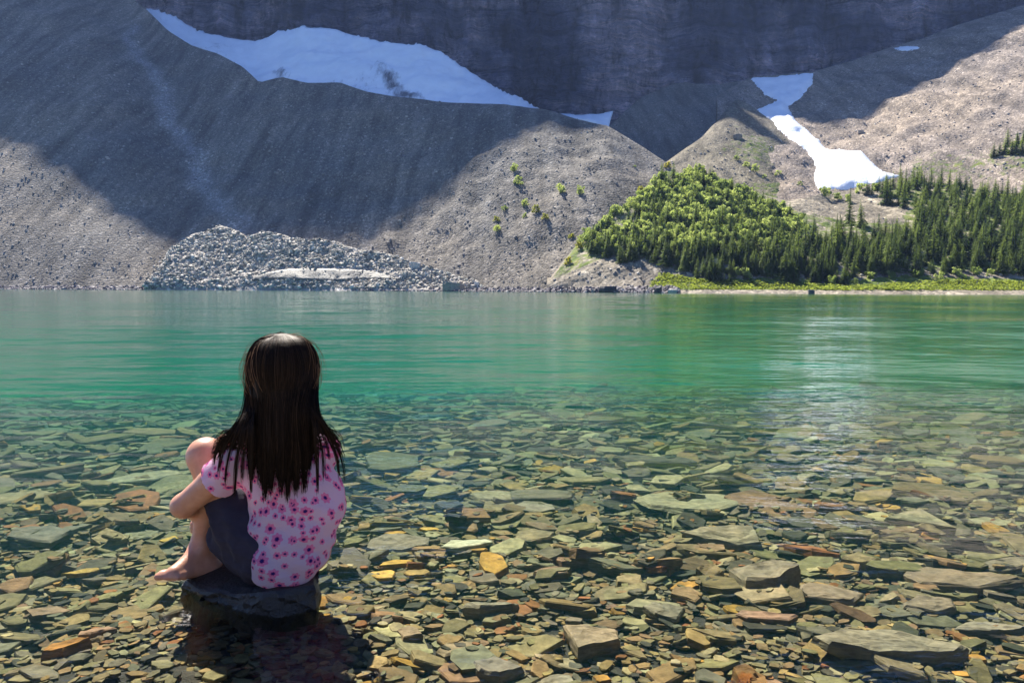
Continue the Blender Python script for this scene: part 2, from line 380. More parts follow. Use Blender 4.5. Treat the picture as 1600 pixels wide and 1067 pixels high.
def mat_water():
    n = NT('lake_water'); P = n.n('NewGeometry').outputs['Position']
    a = n.noise(n.mp(P, (2.6, 5.5, 1), rot=(0, 0, rad(6))), 1, 4, .5)
    b = n.noise(n.mp(P, (8, 15, 1), rot=(0, 0, rad(-9))), 1, 3, .55)
    g = n.noise(n.mp(P, (.12, .3, 1)), 1, 3, .5)
    dx = n.n('TexWave', _wave_type='BANDS', _bands_direction='Y', Vector=n.mp(P, (.25, 1, 1), rot=(0, 0, rad(-4))), Scale=1.6, Distortion=5, Detail=2).outputs['Fac']
    h = n.math('ADD', n.math('ADD', n.math('MULTIPLY', a, 1.25), n.math('MULTIPLY', b, .42)), n.math('MULTIPLY', dx, .10))
    s1 = n.noise(n.mp(P, (.6, 1.5, 1), rot=(0, 0, rad(3))), 1, 3, .5); s2 = n.noise(n.mp(P, (.05, .33, 1), rot=(0, 0, rad(-3))), 1, 3, .5)
    h = n.math('ADD', h, n.math('ADD', n.math('MULTIPLY', s1, 2.4), n.math('MULTIPLY', s2, 8.0)))
    h = n.math('MULTIPLY', h, n.math('ADD', .45, n.math('MULTIPLY', g, 1.1)))
    nr = n.bump(h, 1.0, .007)
    fr = n.n('Fresnel', IOR=1.33, Normal=nr).outputs[0]
    gl = n.n('BsdfGlossy', Roughness=.06, Normal=nr); gl.inputs['Color'].default_value = (1, 1, 1, 1)
    tr = n.n('BsdfTransparent')
    mx = n.n('MixShader', i0=fr, i1=tr.outputs[0], i2=gl.outputs[0])
    n.t.links.new(mx.outputs[0], n.out.inputs[0])
    vs = n.n('VolumeScatter', Density=1.55, Anisotropy=0.0); vs.inputs['Color'].default_value = (.003, .027, .0225, 1)
    va = n.n('VolumeAbsorption', Density=.58); va.inputs['Color'].default_value = (.50, .87, .76, 1)
    ad = n.n('AddShader', i0=vs.outputs[0], i1=va.outputs[0]); n.t.links.new(ad.outputs[0], n.out.inputs[1])
    return n.m
M['water'] = mat_water()
wy = np.concatenate([[-30, -5, -1, .3], np.arange(.9, 13, .022), 13*1.012**np.arange(1, 292)]); wy = wy[wy < 420]
wx = np.concatenate([-11-(1.09**np.arange(82, 0, -1)-1), np.arange(-11, 11.01, .045), 11+(1.09**np.arange(1, 83)-1)])
WX, WY = np.meshgrid(wx, wy, indexing='ij'); WZ = np.zeros_like(WX); sy = np.gradient(wy)[None, :]; sx_ = np.gradient(wx)[:, None]
rw = np.random.default_rng(11)
for lo, hi, n_c, slope in ((.07, .16, 16, .020), (.18, .45, 16, .024), (.5, 1.4, 14, .020), (1.8, 5, 12, .016), (6, 16, 8, .010)):
    for _ in range(n_c):
        lam = math.exp(rw.uniform(math.log(lo), math.log(hi))); th = rw.normal(0, .42)+(.9 if rw.random() < .15 else 0)
        kx, ky = math.sin(th)*6.283/lam, math.cos(th)*6.283/lam
        amp = 1.25*slope*math.sqrt(2/n_c)*lam/6.283
        fade = np.clip((lam/(sy*abs(math.cos(th))+sx_*abs(math.sin(th)))-2.6)/2, 0, 1)
        mod = .65+.35*np.sin(WX*.35/lam**.3+rw.uniform(0, 6))*np.sin(WY*.22/lam**.3+rw.uniform(0, 6))
        WZ += amp*fade*mod*np.sin(kx*WX+ky*WY+rw.uniform(0, 6.28))
WZ *= np.clip((WY-.9)/1.5, .25, 1)
WZ[0] = WZ[-1] = 0; WZ[:, 0] = WZ[:, -1] = 0
nX, nY = WX.shape; Vw = np.stack([WX, WY, WZ], -1).reshape(-1, 3)
per = [i*nY for i in range(nX)]+[(nX-1)*nY+j for j in range(1, nY)]+[i*nY+nY-1 for i in range(nX-2, -1, -1)]+[j for j in range(nY-2, 0, -1)]
base = len(Vw); low = Vw[per].copy(); low[:, 2] = -12; ctr_ = np.array([[0, 100, -12.]]); Vw = np.concatenate([Vw, low, ctr_])
k_ = np.arange(len(per)); per = np.array(per); nx_ = (k_+1) % len(per)
side_ = np.stack([per, base+k_, base+nx_, per[nx_]], 1); bot = np.stack([base+nx_, base+k_, np.full(len(per), base+len(per))], 1)
me = mesh_np('lake_water', Vw, [grid_faces(nX, nY), side_, bot], True)
o = link('lake_water', me, M['water']); tag(o, kind='structure')
# ---------------------------------------------------------------- air
hz = bpy.data.materials.new('air_haze'); hz.use_nodes = True; hz.node_tree.nodes.clear()
ho = hz.node_tree.nodes.new('ShaderNodeOutputMaterial'); hv = hz.node_tree.nodes.new('ShaderNodeVolumePrincipled')
hv.inputs['Color'].default_value = (.42, .58, 1.0, 1); hv.inputs['Density'].default_value = .00012; hv.inputs['Anisotropy'].default_value = .2
hz.node_tree.links.new(hv.outputs[0], ho.inputs[1])
bm = bmesh.new(); bmesh.ops.create_cube(bm, size=1)
for v in bm.verts: v.co = Vector((v.co.x*3000, -90 if v.co.y < 0 else 1000, 420 if v.co.z > 0 else -320))
me = bpy.data.meshes.new('haze'); bm.to_mesh(me); bm.free()
o = link('haze', me, hz); tag(o, kind='stuff')
#SPLIT1
# ---------------------------------------------------------------- rocks
PAL = [((.165, .155, .095), 'olive grey'), ((.13, .13, .105), 'grey'), ((.22, .17, .09), 'tan'), ((.33, .21, .06), 'ochre'), ((.21, .105, .05), 'rust brown'),
       ((.25, .24, .165), 'pale grey'), ((.05, .055, .048), 'dark slate'), ((.18, .135, .09), 'brownish')]
PW = np.array([.31, .20, .15, .025, .035, .11, .10, .09]); PW = PW/PW.sum()
def mat_stone(name, wet=.45):
    n = NT(name); tc = n.n('TexCoord').outputs['Object']; P = n.n('NewGeometry').outputs['Position']
    a = n.n('Attribute', _attribute_name='col').outputs['Color']
    f = n.noise(P, 38, 6, .72); g = n.noise(n.mp(P, (22, 22, 160), rot=(.2, .1, .4)), 1, 4, .6); h2 = n.noise(P, 9, 3)
    c = n.mix(.75, a, n.ramp(f, [(.3, g3(.55)), (.5, g3(1)), (.72, g3(1.6))]), 'MULTIPLY')
    c = n.mix(.55, c, n.ramp(g, [(.35, g3(.6)), (.6, g3(1.25))]), 'MULTIPLY')
    c = n.mix(.6, c, n.ramp(h2, [(.35, (.75, .8, .78)), (.65, (1.25, 1.15, 1.0))]), 'MULTIPLY')
    h = n.math('ADD', n.math('MULTIPLY', f, .6), n.math('MULTIPLY', g, .7))
    return n.done(c, .75, n.bump(h, .8, .006), .06)
M['stone'] = mat_stone('slate_stone')
def mat_farstone(name):
    n = NT(name); P = n.n('NewGeometry').outputs['Position']; a = n.n('Attribute', _attribute_name='col').outputs['Color']
    f = n.noise(P, 2.2, 5, .7); c = n.mix(.7, a, n.ramp(f, [(.3, g3(.6)), (.7, g3(1.4))]), 'MULTIPLY')
    return n.done(c, .7, n.bump(f, .7, .3), .3)
M['boulder'] = mat_farstone('boulder_rock')

def slab_geo(w, d, t, n=None, jag=.16, rings=3):
    """an angular flat slab: polygon outline, bevelled rings, split top"""
    n = n or random.randint(5, 8)
    ang = np.sort((np.arange(n)+RNG.uniform(-.33, .33, n))*2*math.pi/n + random.random()*6)
    r = 1+RNG.uniform(-jag, jag, n)
    ux = np.cos(ang)*r*w/2; uy = np.sin(ang)*r*d/2
    tl = RNG.uniform(-.35, .35, 2)
    levels = [(.86, -.5), (1.0, -.2), (.99, .34), (.91, .5)]
    V = []
    for sc, zz in levels:
        j = 1+RNG.uniform(-.05, .05, n)
        z = zz*t*(1+RNG.uniform(-.22, .22, n)) + (ux/w*tl[0]+uy/d*tl[1])*t*(zz+.5)
        V.append(np.stack([ux*sc*j, uy*sc*j, z], 1))
    V = np.concatenate(V); V = np.concatenate([V, [[RNG.uniform(-.1, .1)*w, RNG.uniform(-.1, .1)*d, t*.5], [0, 0, -t*.5]]])
    i = np.arange(n); k = (i+1) % n; Q = []
    for l in range(3): Q.append(np.stack([l*n+i, l*n+k, (l+1)*n+k, (l+1)*n+i], 1))
    T = np.concatenate([np.stack([3*n+i, 3*n+k, np.full(n, 4*n)], 1), np.stack([k, i, np.full(n, 4*n+1)], 1)])
    return V, np.concatenate(Q), T
def rotm(yaw, tx, ty):
    return np.array((Matrix.Rotation(yaw, 3, 'Z') @ Matrix.Rotation(tx, 3, 'X') @ Matrix.Rotation(ty, 3, 'Y')))

HX0, HX1, HY0, HY1, HC = -9.0, 9.0, 1.0, 12.0, .015
hx = np.arange(HX0, HX1, HC); hy = np.arange(HY0, HY1, HC)
HM = bed_z(*np.meshgrid(hx, hy, indexing='ij')).astype(float)
def settle(x, y, w, d, t, yaw, mode=.62, sink=.35):
    """rest height of a stone on the pile, then raise the pile under it"""
    r = max(w, d)/2; i0 = int((x-r-HX0)/HC); i1 = int((x+r-HX0)/HC)+2; j0 = int((y-r-HY0)/HC); j1 = int((y+r-HY0)/HC)+2
    i0 = max(0, i0); j0 = max(0, j0)
    if y > 11.2 or i1 > len(hx) or j1 > len(hy) or i0 >= i1 or j0 >= j1: return bed_z(x, y), 0, 0
    gx = hx[i0:i1, None]-x; gy = hy[None, j0:j1]-y; c, s = math.cos(yaw), math.sin(yaw)
    m = ((gx*c+gy*s)/(w/2))**2+((-gx*s+gy*c)/(d/2))**2 < .85
    if not m.any(): return bed_z(x, y), 0, 0
    h = HM[i0:i1, j0:j1][m]
    gxx = np.broadcast_to(gx, m.shape)[m]; gyy = np.broadcast_to(gy, m.shape)[m]
    if len(h) > 6:
        A = np.stack([gxx, gyy, np.ones_like(gxx)], 1); sol = np.linalg.lstsq(A, h, rcond=None)[0]; sx, sy = np.clip(sol[:2], -.3, .3)
    else: sx = sy = 0
    z = np.quantile(h, mode) + t*(.5-sink)
    plane = z+gx*sx+gy*sy+t*.4
    sub = HM[i0:i1, j0:j1]; sub[m] = np.maximum(sub[m], np.broadcast_to(plane, m.shape)[m])
    return z, sx, sy
def tiltm(yaw, sx, sy, jt=.08):
    nrm = Vector((-sx+random.gauss(0, jt), -sy+random.gauss(0, jt), 1)).normalized()
    q = nrm.to_track_quat('Z', 'Y').to_matrix() if False else Vector((0, 0, 1)).rotation_difference(nrm).to_matrix()
    return np.array(q @ Matrix.Rotation(yaw, 3, 'Z'))
def project(p):
    q = CR.T @ (np.array(p)-np.array([0, 0, H])); return 800+F*q[0]/-q[2], 533.5-F*q[1]/-q[2]

specs = []
def gen(n, smin, smax, y0, y1, thick=(.14, .3), tone=1.0, keepout=True):
    k = 0
    while k < n:
        y = math.sqrt(random.uniform(y0*y0, y1*y1)); x = random.uniform(-.78, .78)*y + random.uniform(-.1, .1)
        if abs(x) > 8.7 and y < 11.4: continue
        w = math.exp(random.uniform(math.log(smin), math.log(smax))); d = w*random.uniform(.45, .85); t = w*random.uniform(*thick)*.8
        yaw = random.gauss(0, .7) if random.random() < .7 else random.random()*3.14
        if w > .07 and ((x+.62)/.36)**2+((y-1.6)/.3)**2 < 1: continue
        z, sx, sy = settle(x, y, w, d, t, yaw)
        ci = RNG.choice(8, p=PW)
        specs.append((x, y, z, w, d, t, yaw, sx, sy, ci)); k += 1
def big_first(): ...
gen(9000, .018, .04, 1.25, 3.2); gen(9000, .03, .06, 1.25, 4.8); gen(6500, .05, .12, 1.25, 7.5); gen(5200, .09, .2, 2.2, 11.5); 
gen(520, .10, .19, 1.4, 5, (.10, .2)); gen(300, .2, .45, 3.0, 10.5, (.08, .16)); gen(2600, .02, .045, 1.25, 3.2); gen(5200, .16, .42, 10.8, 21); gen(4500, .35, .9, 20, 48)
def stone_col(ci):
    c = np.array(PAL[ci][0])*(.88, .79, .585)*RNG.uniform(.72, 1.25)*RNG.uniform(.93, 1.07, 3); return c
# the stones that show largest get an object each
def app(sp):
    u, v = project(sp[:3]); 
    return sp[3]*sp[4]**.3/(sp[1]**1.3) if (-10 < u < 1610 and 600 < v < 1090) else 0
order = sorted(range(len(specs)), key=lambda i: -app(specs[i])); BIG = set(order[:230])

# feature stones: px, py, width px, depth px (rows), thickness m, yaw, colour, label, kind
FEAT = [
 (620, 838, 100, 30, .05, .05, (.20, .185, .15), 'rounded grey slab with a dark underside, right of the seated girl', 8),
 (722, 846, 88, 34, .03, .35, (.40, .42, .33), 'pale green-white angular slab, the brightest flat stone right of the girl', 5),
 (598, 889, 52, 24, .025, -.2, (.50, .33, .09), 'bright ochre yellow stone beside the girl at the seat rock', 6),
 (652, 886, 48, 18, .025, .1, (.36, .25, .10), 'dull ochre stone right of the bright yellow one', 6),
 (770, 936, 92, 30, .05, .38, (.22, .215, .17), 'long grey slab tilted up to the right with a dark side, in the small gravel', 6),
 (925, 978, 100, 60, .07, -.12, (.27, .225, .16), 'pale brown four-cornered block with a shadow under its left edge', 4),
 (775, 1026, 84, 46, .06, -.1, (.19, .185, .16), 'wet grey block with a glint at its corner, bottom centre', 5),
 (770, 774, 74, 32, .04, .1, (.25, .235, .16), 'rounded tan slab, left one of a pair right of centre', 7),
 (836, 787, 74, 36, .04, -.2, (.25, .23, .17), 'roundish tan slab, right one of a pair', 7),
 (700, 781, 50, 20, .05, 0, (.07, .08, .095), 'dark blue grey stone under clear water', 6),
 (832, 826, 70, 26, .04, .2, (.22, .19, .12), 'brown slab below the pair of tan slabs', 6),
 (1140, 829, 165, 30, .10, -.02, (.25, .235, .17), 'long straight-edged plank of rock with a dark front face', 5),
 (1192, 884, 118, 84, .12, -.12, (.22, .20, .15), 'biggest thick block, grey and split along its top, below the plank of rock', 5),
 (1078, 784, 170, 52, .04, .05, (.25, .25, .17), 'wide pale slab lying flat above the plank of rock', 7),
 (1445, 812, 118, 46, .05, -.45, (.24, .23, .16), 'triangular slab pointing down to the right under rippled water', 3),
 (1500, 896, 180, 52, .05, -.35, (.21, .175, .13), 'broad brownish slab running to the right edge', 6),
 (1290, 918, 110, 34, .04, -.1, (.24, .20, .15), 'flat pinkish grey slab right of the biggest block', 6),
 (1395, 1000, 250, 46, .06, .05, (.22, .215, .165), 'very long pale slab across the lower right', 7),
 (1175, 1040, 62, 70, .12, .3, (.34, .13, .035), 'rusty orange upright rock at the bottom edge', 6),
 (1195, 952, 100, 26, .03, -.35, (.25, .17, .13), 'pinkish slab under the biggest block', 5),
 (1550, 962, 110, 30, .04, -.1, (.22, .21, .17), 'grey slab at the right edge above the very long one', 6),
 (220, 744, 132, 28, .045, .08, (.27, .265, .19), 'pale slab with straight sides left of the girl', 6),
 (62, 834, 95, 42, .05, .2, (.15, .15, .125), 'angular grey slab near the left edge', 5),
 (28, 776, 120, 34, .04, .05, (.22, .19, .12), 'broad tan slab cut by the left edge', 6),
 (104, 996, 76, 34, .055, .15, (.33, .17, .05), 'orange brown rock with a wet shiny end, lower left', 6),
 (150, 972, 54, 38, .03, .4, (.27, .18, .13), 'pinkish slab behind the orange rock', 5),
 (265, 846, 30, 22, .02, 0, (.42, .31, .08), 'small yellow stone left of the girl by her toes', 6),
 (127, 891, 62, 9, .02, .05, (.42, .30, .09), 'thin yellow sliver of stone left of the foot', 6),
 (75, 940, 70, 30, .04, .45, (.22, .16, .11), 'brown slab leaning up to the right above the orange rock', 5),
 (28, 905, 60, 26, .03, .5, (.25, .16, .09), 'reddish brown slab at the left edge', 5),
 (235, 1072, 100, 24, .05, .05, (.62, .60, .57), 'whitish stone just showing at the bottom edge, lower left', 7),
 (590, 1017, 40, 26, .025, .6, (.38, .29, .14), 'small tan leaf-shaped stone at the shadow edge', 6),
 (1020, 712, 130, 22, .07, -.06, (.10, .095, .08), 'long dark submerged boulder like a log, middle of the shallows', 7),
 (985, 895, 60, 30, .04, .3, (.24, .20, .12), 'brownish rock left of the biggest block', 5),
 (1110, 880, 42, 34, .06, .4, (.20, .16, .09), 'brown cube-shaped stone touching the biggest block', 5),
 (1345, 865, 80, 26, .05, .4, (.23, .20, .12), 'wedge-shaped tan stone with a dark side right of centre', 4),
 (640, 975, 44, 26, .03, -.3, (.24, .19, .13), 'light brown stone among gravel right of the shadow', 5),
 (1040, 948, 70, 30, .03, .1, (.22, .21, .16), 'flat grey stone above the pale brown block', 6),
 (870, 1050, 70, 40, .04, .3, (.24, .23, .18), 'grey stone at the bottom edge right of centre', 6),
 (1450, 935, 90, 26, .04, .2, (.20, .18, .14), 'dull flat slab between the brown slab and the very long one', 6),
]
def rich_slab(w, d, t, n, jag=.12):
    V, Q, T = slab_geo(w, d, t, n, jag)
    bm = bmesh.new(); vs = [bm.verts.new(v) for v in V]
    for f in Q: bm.faces.new([vs[i] for i in f])
    for f in T: bm.faces.new([vs[i] for i in f])
    bmesh.ops.subdivide_edges(bm, edges=bm.edges[:], cuts=4, use_grid_fill=True)
    bmesh.ops.recalc_face_normals(bm, faces=bm.faces[:])
    bm.normal_update(); s0 = random.random()*99
    a = random.random()*3; ca, sa = math.cos(a), math.sin(a)
    for v in bm.verts:
        u = v.co.x*ca+v.co.y*sa
        st = .07*t*(1 if ((u*11+noise.noise(v.co*14+Vector((s0, 0, 0)))*.9) % 1) > .55 else 0)*(v.co.z > 0)
        k = noise.fractal(v.co*26+Vector((s0, 0, 0)), .7, 2, 4)*.0025 + noise.noise(v.co*8+Vector((0, s0, 0)))*.005
        v.co += v.normal*k - Vector((0, 0, st))
    me = bpy.data.meshes.new('stone'); bm.to_mesh(me); bm.free(); return me
for (px, py, w, d, t, yaw, col, lab, n) in FEAT:
    D = 1.4
    for _ in range(6):
        p = at(px, py, D); 
        # distance at which this pixel meets the pile
        zt = float(bed_z(p.x, D))+.03+t*.4; dd = ray(px, py); D = (zt-H)/dd[2]*dd[1]
    wm = w*D/F; sin = (H-zt)/D; dm = max(wm*.3, min(wm*.95, d*D/F/max(.12, sin)*.8 - 0*t))
    x = dd[0]/dd[1]*D
    z, sx, sy = settle(x, D, wm, dm, t, yaw*.0, mode=.7, sink=.42)
    me = rich_slab(wm*1.02, dm, t*.66, n)
    R = tiltm(yaw*.8, sx*.5, sy*.5, .03)
    Vv = np.array([v.co[:] for v in me.vertices]) @ R.T
    me.vertices.foreach_set('co', Vv.astype(np.float32).ravel())
    col = tuple(np.array(col)*(.84, .78, .64)); set_col(me, 'col', np.tile(np.array(col), (len(Vv), 1)))
    if 'rusty' in lab:
        f = np.array([noise.noise(Vector(v)*30) for v in Vv]); set_col_ = np.array(col)*np.where(f[:, None] > 0.05, 1, [[.7, 1.1, 1.8]]); me.attributes.remove(me.attributes['col']); set_col(me, 'col', set_col_)
    o = link('slate_stone', me, M['stone']); o.location = (x, D, z); tag(o, lab, 'stone')

def region(u, v):
    if u < 280: return 'left of the girl'
    if u < 600: return 'around the seat rock'
    if u < 1050: return 'in the middle shallows' if v < 900 else 'in the gravel at bottom centre'
    return 'in the right-hand shallows' if v < 900 else 'at the lower right'
def size_word(sp):
    a = sp[3]/sp[1]*F
    return 'mid-sized' if a > 46 else 'small'
SV, SQ, ST, SC_, off = [], [], [], [], 0
for i, sp in enumerate(specs):
    x, y, z, w, d, t, yaw, sx, sy, ci = sp
    V, Q, T = slab_geo(w, d, t); R = tiltm(yaw, sx, sy, .09); V = V @ R.T; col = stone_col(ci)
    if i in BIG:
        me = mesh_np('slate_stone', V, [Q, T]); set_col(me, 'col', np.tile(col, (len(V), 1)))
        o = link('slate_stone', me, M['stone']); o.location = (x, y, z)
        u, v = project((x, y, z)); nm = PAL[ci][1]
        g = f'{size_word(sp)} {nm} slate stones {region(u, v)}'
        tag(o, f'{size_word(sp)} angular {nm} slate stone lying in shallow water {region(u, v)}', 'stone', g)
    else:
        SV.append(V+np.array([x, y, z])); SQ.append(Q+off); ST.append(T+off); SC_.append(np.tile(col, (len(V), 1))); off += len(V)
me = mesh_np('lakebed_stones', np.concatenate(SV), [np.concatenate(SQ), np.concatenate(ST)]); set_col(me, 'col', np.concatenate(SC_))
o = link('lakebed_stones', me, M['stone']); tag(o, 'dense litter of small flat slate stones covering the lake bed', 'stones', kind='stuff')

# ---------------------------------------------------------------- far rocks
def rock_geo(s, squash=.7):
    n = 6; V = []
    for zz, sc in ((-.5, .8), (.0, 1.0), (.42, .7)):
        a = (np.arange(n)+RNG.uniform(-.35, .35, n))*2*math.pi/n
        r = sc*(1+RNG.uniform(-.25, .25, n))*s/2
        V.append(np.stack([np.cos(a)*r, np.sin(a)*r, zz*s*squash*(1+RNG.uniform(-.3, .3, n))], 1))
    V = np.concatenate(V+[[[0, 0, s*squash*.5]]]); i = np.arange(n); k = (i+1) % n
    Q = np.concatenate([np.stack([l*n+i, l*n+k, (l+1)*n+k, (l+1)*n+i], 1) for l in range(2)]); T = np.stack([2*n+i, 2*n+k, np.full(n, 3*n)], 1)
    return V, Q, T
def rubble(name, label, pts, cols):
    SV, SQ, ST, SC_, off = [], [], [], [], 0
    for (p, s) in pts:
        V, Q, T = rock_geo(s, random.uniform(.4, .8)); V = V @ rotm(random.random()*6, random.gauss(0, .3), random.gauss(0, .3)).T
        c = np.array(random.choice(cols))*random.uniform(.6, 1.5)
        SV.append(V+np.array(p)); SQ.append(Q+off); ST.append(T+off); SC_.append(np.tile(c, (len(V), 1))); off += len(V)
    me = mesh_np(name, np.concatenate(SV), [np.concatenate(SQ), np.concatenate(ST)]); set_col(me, 'col', np.concatenate(SC_))
    o = link(name, me, M['boulder']); tag(o, label, 'rocks', kind='stuff'); return o
ALL = list(TERR)
pts = []
while len(pts) < 12000:                                     # mound rubble
    px, py = random.uniform(222, 775), random.uniform(345, 450)
    p = hit(px, py, ALL)
    if p is None or p.z < .0 or bv_deb.find_nearest(p)[3] > abs(random.gauss(0, 2.2))+.3: continue
    band = py > interp(px, [(300, 440), (400, 424), (470, 414), (600, 416), (640, 425)]) and py < 437 and 330 < px < 620
    if band and random.random() < .5: continue
    pts.append((p, random.choice((.18, .22, .3, .3, .4, .4, .5, .7, 1.2))*random.uniform(.6, 1.1)))
rubble('mound_rubble', 'grey angular rubble covering the debris mound on the far shore', pts, [(.38, .335, .26), (.46, .40, .31), (.2, .19, .155), (.28, .285, .24), (.58, .51, .41)])
pts = []
while len(pts) < 4200:                                     # shore line
    px = random.uniform(-60, 1060); D = shore_D(px)*1.0+random.uniform(-1.5, 4.5)
    if 860 < px: D = shore_D(px)+random.uniform(1, 6)
    p = at(px, 450, D); q = None
    z = max(0, (D-shore_D(px)-1)*.2)
    pts.append(((p.x, D, z), random.choice((.3, .5, .7, 1.0, 1.4))*random.uniform(.5, 1)))
rubble('shore_rubble', 'dark wet angular rocks along the far waterline', pts, [(.07, .06, .065), (.13, .11, .11), (.20, .17, .16), (.3, .27, .25), (.10, .08, .09)])
pts = []
while len(pts) < 9000:                                     # scree blocks
    px, py = random.uniform(-40, 1640), random.uniform(60, 450)
    p = hit(px, py, ALL)
    if p is None or p.z < .5 or p.y > 400: continue
    if inpoly([px], [py], SG)[0] or inpoly([px], [py], WOOD)[0] or (px > 1050 and 300 < py < 440 and random.random() < .5): continue
    pts.append((p, random.choice((.18, .22, .3, .3, .45, .7))*random.uniform(.6, 1.2)*(1.3 if p.y > 230 else 1)))
rubble('scree_blocks', 'scattered pale and dark blocks lying on the scree slopes', pts, [(.2, .185, .17), (.28, .25, .22), (.15, .14, .14), (.36, .32, .28)])
def boulder(px, py, wpx, hpx, col, label, deep=.8):
    p = hit(px, py, ALL) or at(px, py, shore_D(px))
    if py > 436: p = at(px, 452, shore_D(px)+.5); p.z = .1
    s = wpx*p.y/F; V, Q, T = slab_geo(s, s*deep, hpx*p.y/F*1.3, 6, .1)
    me = mesh_np('boulder', V, [Q, T]); set_col(me, 'col', np.tile(col, (len(V), 1))); o = link('boulder', me, M['boulder']); o.location = p+Vector((0, 0, hpx*p.y/F*.35)); tag(o, label, 'boulder')
boulder(710, 443, 36, 11, (.36, .29, .22), 'flat-topped tan boulder block at the far waterline below the debris mound')
boulder(649, 418, 20, 8, (.55, .50, .45), 'large pale slab lying on the right end of the debris mound')
boulder(480, 450, 34, 8, (.06, .055, .06), 'dark low boulder at the waterline in front of the ice band')
boulder(337, 450, 12, 7, (.05, .045, .05), 'small black boulder at the waterline under the left of the mound')
boulder(545, 451, 18, 6, (.07, .065, .07), 'black boulder at the waterline right of the ice band')
boulder(948, 453, 30, 8, (.06, .055, .055), 'dark boulder pair at the waterline left of the green meadow')
boulder(1028, 455, 12, 8, (.05, .05, .05), 'small dark boulder where the meadow begins')
boulder(1052, 454, 16, 5, (.45, .42, .36), 'pale flat rock at the waterline below the meadow start')
boulder(1152, 217, 14, 7, (.2, .18, .15), 'grey boulder standing on the face of the pointed moraine')
boulder(1345, 208, 10, 4, (.4, .33, .26), 'pale boulder on the right scree above the snow tongue')
boulder(1268, 457, 10, 5, (.09, .09, .09), 'small dark stone on the gravel beach before the trees')

# ---------------------------------------------------------------- vegetation
def mat_leaf(name, lo, hi, attr=False):
    n = NT(name); P = n.n('NewGeometry').outputs['Position']
    r = n.n('ObjectInfo').outputs['Random'] if not attr else n.n('Attribute', _attribute_name='tint').outputs['Fac']
    f = n.math('ADD', n.math('MULTIPLY', r, .6), n.math('MULTIPLY', n.noise(P, 1.2, 3, .6), .5))
    c = n.ramp(f, [(.15, lo), (.85, hi)])
    d = n.n('BsdfPrincipled', Roughness=.6); n.t.links.new(c, d.inputs['Base Color']); d.inputs['Specular IOR Level'].default_value = .2
    t = n.n('BsdfTranslucent'); n.t.links.new(n.mix(.5, c, (1.6, 1.5, .6), 'MULTIPLY'), t.inputs[0])
    m = n.n('MixShader', i0=.65, i1=d.outputs[0], i2=t.outputs[0]); n.t.links.new(m.outputs[0], n.out.inputs[0]); return n.m
M['needle'] = mat_leaf('conifer_needles', (.03, .065, .018), (.19, .25, .065)); M['needle_stuff'] = mat_leaf('conifer_needles_far', (.03, .065, .018), (.19, .25, .065), True)
M['leaf'] = mat_leaf('shrub_leaves', (.13, .20, .05), (.40, .47, .19)); M['leaf_stuff'] = mat_leaf('shrub_leaves_far', (.13, .20, .05), (.40, .47, .19), True)
M['leaf_yellow'] = mat_leaf('yellow_shrub_leaves', (.18, .22, .03), (.36, .34, .06))
n_ = NT('bark'); M['bark'] = n_.done(n_.ramp(n_.noise(n_.n('NewGeometry').outputs['Position'], 5), [(.3, (.05, .04, .03)), (.7, (.16, .13, .11))]), .9)
def conifer_geo(h=6.0, seed=0, rad_=1.15):
    r = np.random.default_rng(seed); V = []; T = []
    lv = 24
    for i in range(lv):
        f = i/(lv-1); z = h*(.06+.92*f); R = rad_*(1-f)**.8*(1+.25*r.uniform(-1, 1))+.10; nb = int(8-4*f)
        a0 = r.uniform(0, 6)
        for b in range(nb):
            a = a0+b*6.283/nb+r.uniform(-.3, .3); rr = R*r.uniform(.65, 1.15)
            ca, sa = math.cos(a), math.sin(a)
            for q in range(4):                              # sprays along the branch
                s0 = q/4*rr; s1 = s0+rr*.45; wd = rr*.30*(1.1-q*.2); dr = -.28*s1-.05*h/10; up = .1*q*.1
                k = len(V); jz = r.uniform(-.1, .1)
                base = np.array([ca*s0, sa*s0, z-.28*s0+jz]); tip = np.array([ca*s1, sa*s1, z+dr*.9+jz+r.uniform(-.05, .08)])
                side = np.array([-sa, ca, 0])*wd
                V += [base, base*.4+tip*.6+side+[0, 0, -.12*rr], tip, base*.4+tip*.6-side+[0, 0, -.12*rr]]
                T += [(k, k+1, k+2), (k, k+2, k+3)]
    V += [np.array([0, 0, h*1.03]), np.array([.05, 0, h*.9]), np.array([-.05, .03, h*.9])]; k = len(V)-3; T.append((k, k+1, k+2))
    return np.array(V), np.array(T)
def trunk_geo(h):
    V = []; n = 5
    for z, r in ((-.5, .13), (0, .12), (h*.5, .075), (h*.97, .02)):
        for i in range(n): V.append((math.cos(i*1.2566)*r, math.sin(i*1.2566)*r, z))
    Q = [(l*n+i, l*n+(i+1) % n, (l+1)*n+(i+1) % n, (l+1)*n+i) for l in range(3) for i in range(n)]
    return np.array(V), np.array(Q)
def shrub_geo(seed, R=1.0, n=420, leaf=.17):
    r = np.random.default_rng(seed); V = []; T = []
    cl = [(r.uniform(-.7, .7), r.uniform(-.7, .7), r.uniform(.1, 1.25)**1.0, r.uniform(.16, .42)) for _ in range(14)]
    for i in range(n):
        cx, cy_, cz, cr = cl[r.integers(len(cl))]; d = r.normal(size=3); d /= np.linalg.norm(d); c = np.array([cx, cy_, cz])*R+d*cr*R*r.uniform(.6, 1.08)
        c[2] = abs(c[2]); u = r.normal(size=3); u /= np.linalg.norm(u); v = np.cross(u, r.normal(size=3)); v /= np.linalg.norm(v); s = leaf*r.uniform(.6, 1.3); k = len(V)
        V += [c-u*s, c+v*s*.6, c+u*s, c-v*s*.6]; T += [(k, k+1, k+2), (k, k+2, k+3)]
    return np.array(V), np.array(T)
